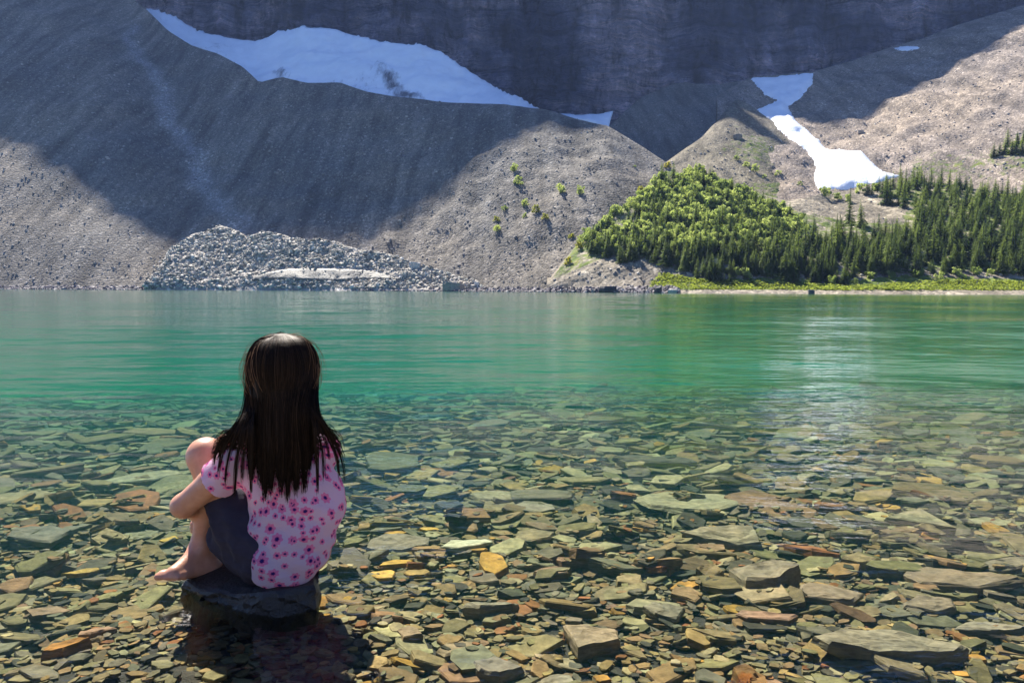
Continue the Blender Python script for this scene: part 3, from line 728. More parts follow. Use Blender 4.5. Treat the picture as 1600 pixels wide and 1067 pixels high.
CON = [conifer_geo(6, s, 1.0+.2*(s % 3)) for s in range(7)]; SHR = [shrub_geo(s+50, 1.0, 760, .115) for s in range(8)]
con_me = []
for V, T in CON: m = mesh_np('crown', V, T); m.materials.append(M['needle']); con_me.append(m)
tv, tq = trunk_geo(6); tr_me = mesh_np('trunk', tv, tq, True); tr_me.materials.append(M['bark'])
shr_me = []
for V, T in SHR: m = mesh_np('foliage', V, T); m.materials.append(M['leaf']); shr_me.append(m)
yel_me = mesh_np('foliage', *SHR[0]); yel_me.materials.append(M['leaf_yellow'])
def conifer(p, s, label, group=None, fat=1.0):
    e = bpy.data.objects.new('conifer_tree', None); C.objects.link(e); e.location = p; k = random.randrange(7); e.scale = (s*fat, s*fat, s); e.rotation_euler = (random.gauss(0, .03), random.gauss(0, .03), random.random()*6)
    for nm, me in (('crown', con_me[k]), ('trunk', tr_me)):
        o = bpy.data.objects.new(nm, me); C.objects.link(o); o.parent = e
    tag(e, label, 'conifer', group); return e
def shrub(p, s, label, group=None, me=None, name='shrub'):
    o = bpy.data.objects.new(name, me or random.choice(shr_me)); C.objects.link(o); o.location = p; o.scale = (s, s, s*random.uniform(.8, 1.2)); o.rotation_euler.z = random.random()*6; tag(o, label, 'shrub', group); return o
def stuffed(name, geos, pl, mat, label, cat):
    SV, ST, TT, off = [], [], [], 0
    for p, s, fat in pl:
        V, T = random.choice(geos); a = random.random()*6; R = np.array([[math.cos(a), -math.sin(a), 0], [math.sin(a), math.cos(a), 0], [0, 0, 1]])
        SV.append(V@R.T*np.array([s*fat, s*fat, s])+np.array(p)); ST.append(T+off); off += len(V); TT.append(np.full((len(V), 3), random.random()))
    me = mesh_np(name, np.concatenate(SV), np.concatenate(ST)); set_col(me, 'tint', np.concatenate(TT)); o = link(name, me, mat); tag(o, label, cat, kind='stuff')
FT = [bv_bench, bv_pyr, bv_right, bv_main]
def scatter(poly, n, mind=0):
    xs = [p[0] for p in poly]; ys = [p[1] for p in poly]; out = []; tries = 0
    while len(out) < n and tries < n*60:
        tries += 1; x = random.uniform(min(xs), max(xs)); y = random.uniform(min(ys), max(ys))
        if not inpoly([x], [y], poly)[0]: continue
        if mind and any((x-a)**2+((y-b)*1.4)**2 < mind**2 for a, b, _ in out): continue
        p = hit(x, y, FT)
        if p is not None and p.y < 330: out.append((x, y, p))
    return out
CR_ = [(1345, 300), (1400, 292), (1470, 283), (1520, 296), (1620, 312), (1640, 436), (1590, 432), (1500, 424), (1470, 428), (1380, 432), (1330, 446), (1240, 442), (1190, 428), (1195, 405), (1250, 385), (1300, 368), (1370, 368), (1425, 358), (1440, 335), (1380, 318)]
CL_ = [(915, 395), (925, 365), (960, 372), (1010, 378), (1060, 386), (1120, 392), (1200, 392), (1250, 385), (1260, 440), (1190, 432), (1150, 446), (1100, 440), (1060, 424), (1010, 408), (960, 412)]
CM_ = [(930, 365), (1000, 330), (1040, 275), (1110, 275), (1180, 320), (1250, 355), (1250, 385), (1060, 386), (960, 372)]
A_ = scatter(CR_, 560, 3.6); B_ = scatter(CL_, 280, 3.6); Cc = scatter(CM_, 210, 5)
cons = [(x, y, p, 'r') for x, y, p in A_]+[(x, y, p, 'l') for x, y, p in B_]+[(x, y, p, 'm') for x, y, p in Cc]
def csize(p, z): return math.exp(random.uniform(-.95, .12))*{'r': .95, 'l': .76, 'm': .7}[z]*(1 if p.y > 135 else .85)
cons = [(x, y, p, z, csize(p, z)) for x, y, p, z in cons]
cons.sort(key=lambda c: -c[4]/c[2].y)
LAB = {'r': ('dark green conifer in the dense stand right of the snow tongue', 'conifers of the dense right stand'), 'l': ('dark conifer in the belt along the foot of the wooded hill', 'conifers at the foot of the wooded hill'), 'm': ('slim conifer standing among bright green shrubs on the hill', 'conifers among the bright shrubs')}
for x, y, p, z, s in cons[:285]: conifer(p, s, *LAB[z], fat=random.uniform(.85, 1.15))
stuffed('conifer_wood', CON, [(p, s, 1.1) for x, y, p, z, s in cons[285:]], M['needle_stuff'], 'smaller conifers filling the dense wood on the far shore', 'conifers')
for (x, y, s, lab) in [(1327, 352, 1.35, 'tallest lone conifer with a dead-looking dark top before the bare rubble'), (1346, 356, 1.0, 'dark conifer just right of the tallest lone one'), (1192, 318, .55, 'small dark conifer on the moraine edge above the shrubs'), (1455, 287, .9, 'conifer at the top edge of the right stand')]:
    p = hit(x, y, FT); conifer(p, s, lab, fat=.8)
sh = scatter([(925, 392), (900, 378), (960, 335), (1010, 303), (1036, 272), (1100, 268), (1150, 296), (1215, 328), (1262, 352), (1235, 385), (1060, 392), (960, 402)], 900, 1.8)
sh.sort(key=lambda c: c[2].y)
sh = [q for q in sh if noise.noise(Vector((q[2].x*.09, q[2].y*.09, 4))) > -.33]
for x, y, p in sh[:280]: shrub(p, math.exp(random.uniform(-.75, .45))*.95, 'bright green leafy shrub in the thicket on the wooded hill', 'bright shrubs of the hill thicket')
stuffed('shrub_thicket', SHR, [(p, math.exp(random.uniform(-.7, .45))*1.05, 1.1) for x, y, p in sh[280:]], M['leaf_stuff'], 'farther bright green thicket on the upper hill', 'shrubs')
for x, y, p in scatter([(1010, 405), (1060, 425), (1180, 440), (1300, 446), (1420, 436), (1600, 436), (1600, 425), (1300, 438), (1060, 415)], 26, 16): shrub(p, random.uniform(.5, 1.2), 'low green bush at the trees\' foot by the meadow', 'low bushes along the meadow edge')
for (x, y, s, lab, kind) in [
 (803, 268, 1.5, 'dark upright shrub on the scree, upper of the two by the pale slope', 0), (810, 288, 1.5, 'dark shrub just below the upper one on the scree', 0), (878, 301, 1.7, 'round shrub alone on the central scree, left of a pair', 0), (907, 304, 1.3, 'smaller round shrub, right one of the pair on the central scree', 0),
 (776, 346, 1.2, 'yellow-green shrub low on the scree right of the shade', 1), (777, 361, 1.2, 'dark green shrub under the yellow-green one on the scree', 0), (789, 328, .9, 'small shrub between shade and lit scree', 0), (822, 322, 1.3, 'shrub at the left of a short row on the scree', 0), (838, 332, 1.2, 'shrub in the middle of the short row on the scree', 1), (852, 342, 1.1, 'shrub at the right end of the short row on the scree', 1),
 (820, 340, .8, 'tiny shrub below the short row on the scree', 0), (888, 413, 1.0, 'light shrub standing in rubble left of the wooded hill', 1), (905, 388, 1.1, 'pale shrub at the left tip of the wooded hill', 1), (893, 372, 1.0, 'yellowish bush just above the left tip of the wooded hill', 1), (992, 262, .5, 'dot-like bush below the notch in the ridge', 0),
 (1002, 303, 1.2, 'yellow bush at the upper left edge of the wooded hill', 1), (1043, 262, 1.3, 'yellow-green bush right in the notch of the two ridges', 1), (1150, 250, 1.0, 'dark bush high on the pointed moraine', 0), (1166, 260, 1.3, 'dark bush on the moraine face, second down', 0), (1180, 268, 1.4, 'green bush on the moraine face, third down', 0), (1216, 274, 1.2, 'bush alone on the right of the moraine face', 0), (1194, 278, .8, 'low bush at the bottom of the moraine face', 0), (1250, 290, .9, 'bush near the snow tongue foot on the moraine', 0),
 (1290, 308, 1.7, 'dark flat bush touching the foot of the snow tongue', 0), (1308, 312, 1.4, 'dark bush right beside the one at the snow foot', 0), (1325, 316, 1.2, 'smaller dark bush below the snow foot', 0), (1345, 302, 1.6, 'dark bush left of the right stand at the snow foot', 0), (1365, 299, 1.6, 'dark bush between snow tip and right stand', 0)]:
    p = hit(x, y, ALL)
    if p: shrub(p, s, lab, me=yel_me if kind else None)
for i, (x, y) in enumerate([(1553, 246), (1562, 243), (1570, 240), (1580, 242), (1588, 238), (1597, 242), (1606, 240), (1575, 230), (1590, 226), (1600, 222), (1612, 230)]):
    p = hit(x, y, ALL); conifer(p, random.uniform(.45, .75)*1.2, 'small conifer in the clump high on the right scree by the frame edge', 'conifers of the high right clump', 1.5)
# meadow grass
SV, ST, off = [], [], 0
gp = scatter([(1014, 452), (1020, 440), (1040, 428), (1100, 438), (1200, 442), (1330, 448), (1480, 439), (1610, 441), (1610, 454), (1300, 454)], 1900)
for x, y, p in gp:
    V, T = shrub_geo(random.randrange(9999), .35, 9, .14); SV.append(V*[1.6, 1.6, .8]+np.array(p)); ST.append(T+off); off += len(V)
M['grass'] = mat_leaf('meadow_grass', (.14, .20, .03), (.32, .36, .08))
o = link('meadow_grass', mesh_np('meadow_grass', np.concatenate(SV), np.concatenate(ST)), M['grass']); tag(o, 'bright yellow-green grass strip along the far right shore', 'grass', kind='stuff')
V = []
nb = 90
for i in range(nb):
    px = 395+i*2.6; f = i/(nb-1); hgt = 17*math.sin(math.pi*min(1, f*1.05))**.7+1
    for j in range(7):
        py = 438-j/6*hgt-1.5*math.sin(f*9); p = hit(px, py, [bv_deb])
        V.append(p+Vector((0, -.14*math.sin(math.pi*(j+.6)/7.2)-.05, fbm(p, .8, 3, 2)*.15)))
me = mesh_np('ice_band', np.array([tuple(v) for v in V]), grid_faces(nb, 7)[:, ::-1], True); md = None
n_ = NT('dirty_ice'); Pp = n_.n('NewGeometry').outputs['Position']
c_ = n_.ramp(n_.noise(n_.mp(Pp, (.9, .9, .25)), 1.5, 6, .7), [(.38, (.05, .047, .042)), (.47, (.17, .155, .125)), (.56, (.26, .24, .19)), (.64, (.08, .075, .07))])
o = link('ice_band', me, n_.done(c_, .6, n_.bump(n_.noise(Pp, 2, 5, .7), .7, .4), .3)); tag(o, 'pale melting ice band exposed along the foot of the debris mound', 'ice')
o.modifiers.new('thick', 'SOLIDIFY').thickness = .3
#SPLIT2
#PERSON
# ---------------------------------------------------------------- the girl and her rock
def surface_nets(Fv, org, h):
    nx, ny, nz = Fv.shape; s = Fv < 0
    cnt = np.zeros((nx-1, ny-1, nz-1)); acc = np.zeros((nx-1, ny-1, nz-1, 3))
    offs = [(i, j, k) for i in (0, 1) for j in (0, 1) for k in (0, 1)]
    sl_ = lambda o: (slice(o[0], nx-1+o[0]), slice(o[1], ny-1+o[1]), slice(o[2], nz-1+o[2]))
    for a in offs:
        for ax in range(3):
            if a[ax]: continue
            b = list(a); b[ax] = 1; fa, fb = Fv[sl_(a)], Fv[sl_(b)]; m = (s[sl_(a)] != s[sl_(b)])
            t = np.where(m, fa/np.where(m, fa-fb, 1), 0)
            cnt += m
            for q in range(3): acc[..., q] += m*(a[q]+(t if q == ax else 0))
    act = cnt > 0; idx = -np.ones(act.shape, int); idx[act] = np.arange(act.sum())
    I = np.argwhere(act); V = (I+acc[act]/cnt[act][:, None])*h+org
    Q = []
    for ax in range(3):
        u, v = [(1, 2), (2, 0), (0, 1)][ax]
        sa = [slice(1, -1)]*3; sa[ax] = slice(0, -1); sb = list(sa); sb[ax] = slice(1, None)
        A, B = s[tuple(sa)], s[tuple(sb)]
        for m, flip in ((A & ~B, False), (~A & B, True)):
            P = np.argwhere(m); 
            if not len(P): continue
            base = P.copy(); base += [1 if q != ax else 0 for q in range(3)]
            def c(du, dv):
                r = base.copy(); r[:, u] -= du; r[:, v] -= dv; return idx[r[:, 0], r[:, 1], r[:, 2]]
            q = np.stack([c(1, 1), c(0, 1), c(0, 0), c(1, 0)], 1)
            Q.append(q[:, ::-1] if flip else q)
    return V, np.concatenate(Q)
class SDF:
    def __init__(s, lo, hi, h):
        s.lo = np.array(lo, float); s.h = h; n = np.ceil((np.array(hi)-s.lo)/h).astype(int)+1; s.n = n; s.F = np.full(n, .3)
        s.ax = [s.lo[i]+np.arange(n[i])*h for i in range(3)]
    def _box(s, lo, hi):
        sl = [slice(max(0, int((lo[i]-s.lo[i])/s.h)), min(s.n[i], int((hi[i]-s.lo[i])/s.h)+2)) for i in range(3)]
        return tuple(sl), [s.ax[i][sl[i]].reshape([-1 if j == i else 1 for j in range(3)]) for i in range(3)]
    def _put(s, sl, d, k, op='u'):
        A = s.F[sl]
        if op == 'u':
            hh = np.clip(.5+.5*(A-d)/k, 0, 1); s.F[sl] = A*(1-hh)+d*hh-k*hh*(1-hh)
        else:
            hh = np.clip(.5-.5*(A+d)/k, 0, 1); s.F[sl] = A*(1-hh)+(-d)*hh+k*hh*(1-hh)
    def cone(s, a, b, ra, rb, k=.02, op='u'):
        a = np.array(a, float); b = np.array(b, float); R = max(ra, rb)+.06
        sl, X = s._box(np.minimum(a, b)-R, np.maximum(a, b)+R); ab = b-a; L2 = (ab**2).sum()+1e-12
        t = np.clip(sum((X[i]-a[i])*ab[i] for i in range(3))/L2, 0, 1)
        d = np.sqrt(sum((X[i]-a[i]-ab[i]*t)**2 for i in range(3)))-(ra+(rb-ra)*t); s._put(sl, d, k, op)
    def chain(s, pts, rs, k=.02):
        for i in range(len(pts)-1): s.cone(pts[i], pts[i+1], rs[i], rs[i+1], k)
    def ell(s, c, r, R=None, k=.02, op='u'):
        c = np.array(c, float); m = max(r)+.06; sl, X = s._box(c-m, c+m); P = [X[i]-c[i] for i in range(3)]
        if R is not None: R = np.array(R); P = [sum(P[j]*R[j, i] for j in range(3)) for i in range(3)]
        k0 = np.sqrt(sum((P[i]/r[i])**2 for i in range(3))); k1 = np.sqrt(sum((P[i]/r[i]**2)**2 for i in range(3)))+1e-9
        s._put(sl, k0*(k0-1)/k1, k, op)
    def plane_cut(s, n, c, k=.006):     # keep side n.p < c
        n = np.array(n, float); X = [s.ax[i].reshape([-1 if j == i else 1 for j in range(3)]) for i in range(3)]
        d = sum(X[i]*n[i] for i in range(3))-c; s.F = np.maximum(s.F, d)
    def mesh(s, name, fn=None):
        V, Q = surface_nets(s.F, s.lo, s.h)
        # light smoothing
        for _ in range(2):
            A = np.zeros_like(V); c = np.zeros(len(V))
            for i in range(4):
                a, b = Q[:, i], Q[:, (i+1) % 4]; np.add.at(A, a, V[b]); np.add.at(c, a, 1)
            V = V*.5+A/np.maximum(c, 1)[:, None]*.5
        if fn is not None: V = fn(V)
        return mesh_np(name, V, Q, True)
LO = (-1.0, 1.35, -.02)
def P(px, py, D): return np.array(at(px, py, D))
# joints
pelv = P(455, 862, 1.80); waist = P(462, 805, 1.80); chest = P(450, 745, 1.80); neckb = P(438, 680, 1.81); 
shL = P(377, 716, 1.755); shR = P(508, 702, 1.87); elbL = P(287, 790, 1.80); wrL = P(306, 800, 1.925); haL = P(345, 806, 1.965)
elbR = P(440, 800, 2.0); wrR = P(345, 815, 2.0); haR = P(303, 815, 1.955)
hipL = P(425, 862, 1.775); hipR = P(480, 858, 1.86); knL = P(321, 712, 1.88); knR = P(358, 700, 1.98)
anL = P(315, 860, 1.885); anR = P(345, 862, 1.99); headc = P(441, 588, 1.80)
yaw = rad(22)   # head turned a little left of straight away
fw = np.array([-math.sin(yaw), math.cos(yaw), 0]); rt = np.array([math.cos(yaw), math.sin(yaw), 0]); up = np.array([0, 0, 1.])
RH = np.array(Matrix(((rt[0], fw[0], 0), (rt[1], fw[1], 0), (0, 0, 1))))
hd = lambda a, b, c: headc+rt*a+fw*b+up*c
b = SDF((-1.0, 1.55, -.02), (-.25, 2.3, .80), .0045)
b.ell(headc+up*.01, (.073, .088, .086), RH); b.ell(hd(0, .028, -.045), (.056, .062, .062), RH, .03)           # skull, jaw
b.cone(hd(0, .088, .0), hd(0, .103, -.022), .008, .011, .012)                                              # nose
for q in (-1, 1):
    b.ell(hd(q*.075, -.002, -.012), (.009, .018, .027), RH, .006); b.ell(hd(q*.03, .088, .002), (.014, .01, .011), RH, .008, 's')
    b.ell(hd(q*.036, .07, -.035), (.02, .02, .02), RH, .02)
b.ell(hd(0, .088, -.052), (.022, .009, .006), RH, .006); b.ell(hd(0, .084, -.063), (.018, .009, .006), RH, .006); b.ell(hd(0, .07, -.092), (.018, .018, .014), RH, .02)
b.chain([hd(0, -.02, -.06), neckb], [.040, .040], .02)
b.chain([neckb, chest+[0, .02, 0], waist+[0, .02, 0], pelv+[0, .02, 0]], [.042, .066, .064, .070], .03); b.cone(shL, shR, .030, .030, .03)
b.chain([shL, shL*.5+elbL*.5, elbL, wrL], [.034, .035, .029, .019], .008); b.ell(elbL, (.029, .029, .028), None, .012)
b.chain([shR, elbR, wrR], [.034, .026, .019], .012)
b.chain([hipL, knL*.5+hipL*.5+[0, 0, -.005], knL], [.062, .054, .046], .02); b.chain([hipR, knR], [.062, .041], .02)
b.ell(knL+[.004, 0, -.002], (.046, .044, .046), None, .015)
def shin(kn, an):
    c = kn*.68+an*.32+np.array([.012, .006, 0]); b.chain([kn, c, an*.9+kn*.1, an], [.036, .037, .024, .024], .015)
shin(knL, anL); shin(knR, anR)
def foot(an, heel, ball, tipdir, wid, sgn, h_=.0):
    tipdir = np.array(tipdir)/np.linalg.norm(tipdir); b.cone(an, heel, .024, .026, .015); b.cone(an+tipdir*.005, ball+np.array([0, 0, .004]), .025, .013, .025); b.cone(heel, ball, .024, .015, .02)
    side = np.array([tipdir[1], -tipdir[0], 0])*sgn     # towards the big toe
    for i in range(5):
        w = (2-i)/2*wid; r = (.0105, .008, .0077, .0074, .007)[i]; l = (.030, .031, .027, .023, .018)[i]
        r0 = ball+side*w*.9+np.array([0, 0, -.002])-tipdir*(.004*i); m = r0+tipdir*l*.6+np.array([0, 0, .003]); t = r0+side*w*.12+tipdir*l+np.array([0, 0, -.003])
        b.cone(ball-tipdir*.03+side*w*.5, r0, .012, .0105, .008); b.chain([r0, m, t], [.010 if i == 0 else .0082, r, r*.95], .003)
heel = P(329, 885, 1.885); ball = P(271, 897, 1.80); foot(anL, heel, ball, ball-heel, .020, 1)
heel = P(352, 882, 1.99); ball = P(305, 890, 1.95); foot(anR, heel, ball, ball-heel, .026, -1)
def hand(wr, hc, d, nrm, curl, thumb_side):
    d = d/np.linalg.norm(d); nrm = nrm-d*(nrm@d); nrm /= np.linalg.norm(nrm); sd = np.cross(d, nrm)*thumb_side
    b.cone(wr, wr+d*.03, .017, .016, .01)
    for i in range(4):
        w = (1.5-i)*.0125; k0 = wr+d*.052+sd*w; b.cone(wr+d*.012+sd*w*.7, k0, .0125, .0095, .006)
        l = (.9, 1.0, .95, .75)[i]*.022; p = k0; a = curl*.4
        for q in range(3):
            dirn = d*math.cos(a)+nrm*math.sin(a); p2 = p+dirn*l*(1.05-.18*q); b.cone(p, p2, .0082-.0006*q, .0076-.0008*q, .0018); p = p2; a += curl
    t0 = wr+d*.02+sd*.018; t1 = t0+(d*.6+sd*.8)*.022+nrm*.004; t2 = t1+(d*.9+sd*.25+nrm*.3)*.022; b.chain([t0, t1, t2], [.0115, .0095, .0075], .004)
hand(wrL, haL, haL-wrL, np.array([.2, -1., -.1]), .35, -1)
hand(wrR, haR, haR-wrR, np.array([.3, -1., -.15]), .75, 1)
pers = bpy.data.objects.new('person', None); C.objects.link(pers); pers.location = (float(pelv[0]), float(pelv[1]), .0)
tag(pers, 'long-haired child in a pink flowered shirt sitting on the dark rock, hugging bent knees', 'person')
def child(name, me, mat):
    o = link(name, me, mat); o.parent = pers; o.matrix_parent_inverse = Matrix.Translation(-pers.location); return o
def mat_skin():
    n = NT('skin'); Pp = n.n('NewGeometry').outputs['Position']
    c = n.ramp(n.noise(Pp, 28, 4, .6), [(.3, (.52, .24, .14)), (.7, (.66, .34, .22))])
    return n.done(c, .42, n.bump(n.math('ADD', n.noise(Pp, 400, 3), n.math('MULTIPLY', n.noise(Pp, 60, 4), 2.0)), .35, .001), .45, **{'Subsurface__Weight': .25, 'Subsurface__Scale': .01, 'Subsurface__Radius': (1, .35, .2)})
body = child('body', b.mesh('body'), mat_skin())
n_ = NT('eye'); em = n_.done((.03, .02, .015), .1)
for q in (-1, 1):
    bm = bmesh.new(); bmesh.ops.create_uvsphere(bm, u_segments=16, v_segments=10, radius=.0105); me = bpy.data.meshes.new('eye'); bm.to_mesh(me); bm.free()
    o = child('eye', me, em); o.location = Vector(hd(q*.03, .076, .002))
# shorts
sh_ = SDF((-.95, 1.55, -.02), (-.35, 2.2, .45), .0045)
kl = hipL*.38+knL*.62; kr = hipR*.38+knR*.62
sh_.chain([hipL, hipL*.6+knL*.4+[0, 0, -.02], kl+np.array([.0, 0, -.012])], [.086, .076, .062], .02); sh_.chain([hipR+[-.02, 0, 0], kr], [.074, .060], .02)
sh_.ell(P(372, 842, 1.85), (.062, .06, .062), None, .03); sh_.cone(P(352, 838, 1.86), P(395, 862, 1.80), .042, .06, .03)
sh_.chain([pelv+np.array([-.035, .02, -.0]), waist+np.array([-.03, .02, -.03])], [.092, .070], .03)
dirn = (knL-hipL)/np.linalg.norm(knL-hipL); sh_.plane_cut(dirn, float(dirn@kl)+.03)
def cloth(amp, sc, seed, base=0):
    def f(V):
        me = V.copy(); 
        for i in range(len(V)):
            v = Vector(V[i])*sc+Vector((seed, 0, 0)); w = noise.noise(v)
            me[i] += np.array([noise.noise(v+Vector((9, 0, 0))), noise.noise(v+Vector((0, 9, 0))), 0])*amp*(1-abs(w)*1.2)
        return me
    return f
def mat_cloth(name, col, rough=.85):
    n = NT(name); Pp = n.n('NewGeometry').outputs['Position']
    c = n.mix(.5, col, n.ramp(n.noise(Pp, 30, 4), [(.3, g3(.7)), (.7, g3(1.3))]), 'MULTIPLY')
    fo = n.noise(n.mp(Pp, (14, 14, 30), rot=(.5, .4, .3)), 1, 2, .5)
    return n.done(c, rough, n.bump(n.math('ADD', fo, n.math('MULTIPLY', n.noise(Pp, 900, 2), .02)), .9, .012), .2)
child('shorts', sh_.mesh('shorts', cloth(.012, 22, 3)), mat_cloth('navy_cloth', (.028, .025, .04)))
# shirt
st_ = SDF((-.9, 1.55, -.02), (-.3, 2.1, .5), .004)
def PW_(a, b_, D, rx, ry, rz, k=.04): st_.ell(P(a, b_, D), (rx, ry, rz), None, k)
st_.cone(P(385, 722, 1.77), P(498, 706, 1.86), .046, .048, .03)
PW_(442, 742, 1.80, .100, .080, .078); PW_(461, 790, 1.80, .112, .096, .090); PW_(455, 832, 1.80, .112, .110, .075); PW_(448, 868, 1.785, .094, .112, .062)
PW_(508, 775, 1.84, .050, .06, .06); PW_(443, 888, 1.775, .066, .085, .044)
st_.cone(neckb, chest, .05, .075, .03)
st_.cone(shL, shL*.52+elbL*.48+np.array([0, 0, -.006]), .043, .050, .015)
st_.cone(shR, shR*.6+elbR*.4, .042, .046, .015)
dl = (elbL-shL)/np.linalg.norm(elbL-shL); cl_ = shL*.56+elbL*.44
m = None
X = [st_.ax[i].reshape([-1 if j == i else 1 for j in range(3)]) for i in range(3)]
dcut = sum((X[i]-cl_[i])*dl[i] for i in range(3)); near = np.sqrt(sum((X[i]-cl_[i])**2 for i in range(3))) < .085
st_.F = np.where(near, np.maximum(st_.F, dcut), st_.F)
# open sleeve: carve round the arm at the cuff
st_.cone(cl_-dl*.012, cl_+dl*.08, .040, .042, .004, 's')
# hem: lower edge runs from the left front down to the seat
hemn = np.array([-.42, .10, -1.0]); hemn /= np.linalg.norm(hemn); hp = P(421, 916, 1.70); st_.plane_cut(hemn, float(hemn@hp)+.004)
def shirt_fold(V):
    out = V.copy()
    for i in range(len(V)):
        p = V[i]; v = Vector(p)
        a = math.sin((p[0]*1.2+p[2]*1.9+p[1]*.4)*46+3*noise.noise(v*9))*.0035 + math.sin((p[0]*1.4-p[2]*1.6)*38+4*noise.noise(v*8+Vector((4, 0, 0))))*.0030
        fade = min(1, max(.25, (.40-p[2])*6)); rdir = np.array([p[0]-chest[0], p[1]-chest[1], 0]); rdir /= np.linalg.norm(rdir)+1e-6
        out[i] += rdir*(a*fade*.8 + noise.noise(v*14)*.005)
    return out
me = st_.mesh('shirt', shirt_fold)
co = np.zeros(len(me.vertices)*3, np.float32); me.vertices.foreach_get('co', co); co = co.reshape(-1, 3)
ang = np.arctan2(co[:, 0]-chest[0], -(co[:, 1]-chest[1])); uvc = np.stack([ang*.098+3, co[:, 2]+.35*np.maximum(0, np.abs(co[:, 0]-chest[0])-.09), np.zeros(len(co))], 1)
slv = co[:, 0] < chest[0]-.088; uvc[slv, 0] = co[slv, 0]*.9-co[slv, 1]*.5+7; uvc[slv, 1] = co[slv, 2]
set_col(me, 'flat', uvc)
def mat_shirt():
    n = NT('flowered_shirt'); uv = n.n('Attribute', _attribute_name='flat').outputs['Vector']; Pp = n.n('NewGeometry').outputs['Position']
    def layer(sc, off, r0, keep):
        w = n.mp(uv, (sc, sc, 1), (off, off*.7, 0)); v = n.n('TexVoronoi', _voronoi_dimensions='2D', Vector=w, Scale=1.0, Randomness=.85)
        d = n.n('VectorMath', _operation='SUBTRACT', i0=w, i1=v.outputs['Position']).outputs[0]; s = n.n('SeparateXYZ', i0=d)
        a = n.math('ARCTAN2', s.outputs[1], s.outputs[0]); cc = n.n('SeparateColor', i0=v.outputs['Color'])
        pet = n.math('ADD', .84, n.math('MULTIPLY', n.math('SINE', n.math('ADD', n.math('MULTIPLY', a, 7), n.math('MULTIPLY', cc.outputs[1], 6))), .11))
        siz = n.math('MULTIPLY', n.math('ADD', .65, n.math('MULTIPLY', cc.outputs[2], .55)), r0)
        q = n.math('DIVIDE', v.outputs['Distance'], n.math('MULTIPLY', siz, pet))
        kp = n.math('LESS_THAN', cc.outputs[0], keep)
        pink = n.math('MULTIPLY', n.math('LESS_THAN', q, 1.0), kp); navy = n.math('MULTIPLY', n.math('LESS_THAN', q, .36), kp); deep = n.math('MULTIPLY', n.math('LESS_THAN', q, .5), kp)
        return pink, deep, navy
    c = (.93, .77, .90)
    for L_ in (layer(36, 0, .44, .74), layer(50, 3.3, .40, .45)):
        c = n.mix(L_[0], c, (1.0, .34, .60)); c = n.mix(L_[1], c, (.95, .20, .42)); c = n.mix(L_[2], c, (.05, .035, .22))
    fo = n.noise(n.mp(Pp, (16, 16, 26), rot=(.6, .5, .3)), 1, 3, .5)
    nr = n.bump(n.math('ADD', fo, n.math('MULTIPLY', n.noise(Pp, 900, 2), .015)), .9, .014)
    d = n.n('BsdfPrincipled', Roughness=.85, Normal=nr); n.t.links.new(c, d.inputs['Base Color']); d.inputs['Specular IOR Level'].default_value = .15
    t = n.n('BsdfTranslucent', Normal=nr); n.t.links.new(c, t.inputs[0]); m = n.n('MixShader', i0=.6, i1=d.outputs[0], i2=t.outputs[0]); n.t.links.new(m.outputs[0], n.out.inputs[0]); return n.m
child('shirt', me, mat_shirt())
# hair
def mat_hair():
    n = NT('dark_hair'); Pp = n.n('NewGeometry').outputs['Position']; z = n.n('SeparateXYZ', i0=Pp).outputs[2]
    a = n.n('Attribute', _attribute_name='tint').outputs['Fac']
    c = n.ramp(a, [(0, (.003, .0025, .0025)), (.55, (.009, .006, .005)), (.88, (.032, .018, .011)), (1, (.26, .14, .07))])  # last stop is painted light: bright gold for the flyaways
    d = n.n('BsdfPrincipled', Roughness=.55); n.t.links.new(c, d.inputs['Base Color']); d.inputs['Specular IOR Level'].default_value = .16; d.inputs['Specular Tint'].default_value = (1, .72, .5, 1)
    n.t.links.new(d.outputs[0], n.out.inputs[0]); return n.m
hm = mat_hair()
hb = SDF((-.85, 1.6, .15), (-.3, 2.05, .80), .005)
hb.ell(hd(0, -.014, .016), (.083, .090, .092), RH); hb.ell(hd(0, -.03, -.045), (.074, .066, .085), RH, .03)
hb.ell(hd(0, .09, -.05), (.058, .07, .085), RH, .01, 's')                     # face stays open
hb.chain([P(440, 625, 1.775), P(437, 665, 1.745), P(440, 715, 1.71)], [.062, .045, .018], .03)
hb.ell(P(438, 680, 1.745), (.066, .028, .06), None, .03)
child('hair_mass', hb.mesh('hair_mass'), hm)
SVh, STh, TTh, off = [], [], [], 0
def strand(pts, r, tint, nseg=15):
    global off
    P4 = [pts[0]]+pts+[pts[-1]]; out = []
    for i in range(1, len(P4)-2):
        p0, p1, p2, p3 = P4[i-1:i+3]
        for q in range(4 if i < len(P4)-3 else 5):
            t = q/4; out.append(.5*((2*p1)+(-p0+p2)*t+(2*p0-5*p1+4*p2-p3)*t*t+(-p0+3*p1-3*p2+p3)*t**3))
    out = np.array(out); n = len(out); tn = np.gradient(out, axis=0); tn /= np.linalg.norm(tn, axis=1)[:, None]+1e-9
    s1 = np.cross(tn, [.3, 1, .2]); s1 /= np.linalg.norm(s1, axis=1)[:, None]+1e-9; s2 = np.cross(tn, s1)
    rr = (r*np.linspace(1, .35, n))[:, None]; R = [out+rr*(s1*math.cos(a)+s2*math.sin(a)) for a in (0, 2.09, 4.19)]
    V = np.stack(R, 1).reshape(-1, 3); i = np.arange(n-1)*3; F = np.concatenate([np.stack([i+a, i+(a+1) % 3, i+3+(a+1) % 3, i+3+a], 1) for a in range(3)])
    SVh.append(V); STh.append(F+off); TTh.append(np.full((len(V), 3), tint)); off += len(V)
R_ = random.Random(3)
crown_pt = np.array([0, -.01, 0.1])
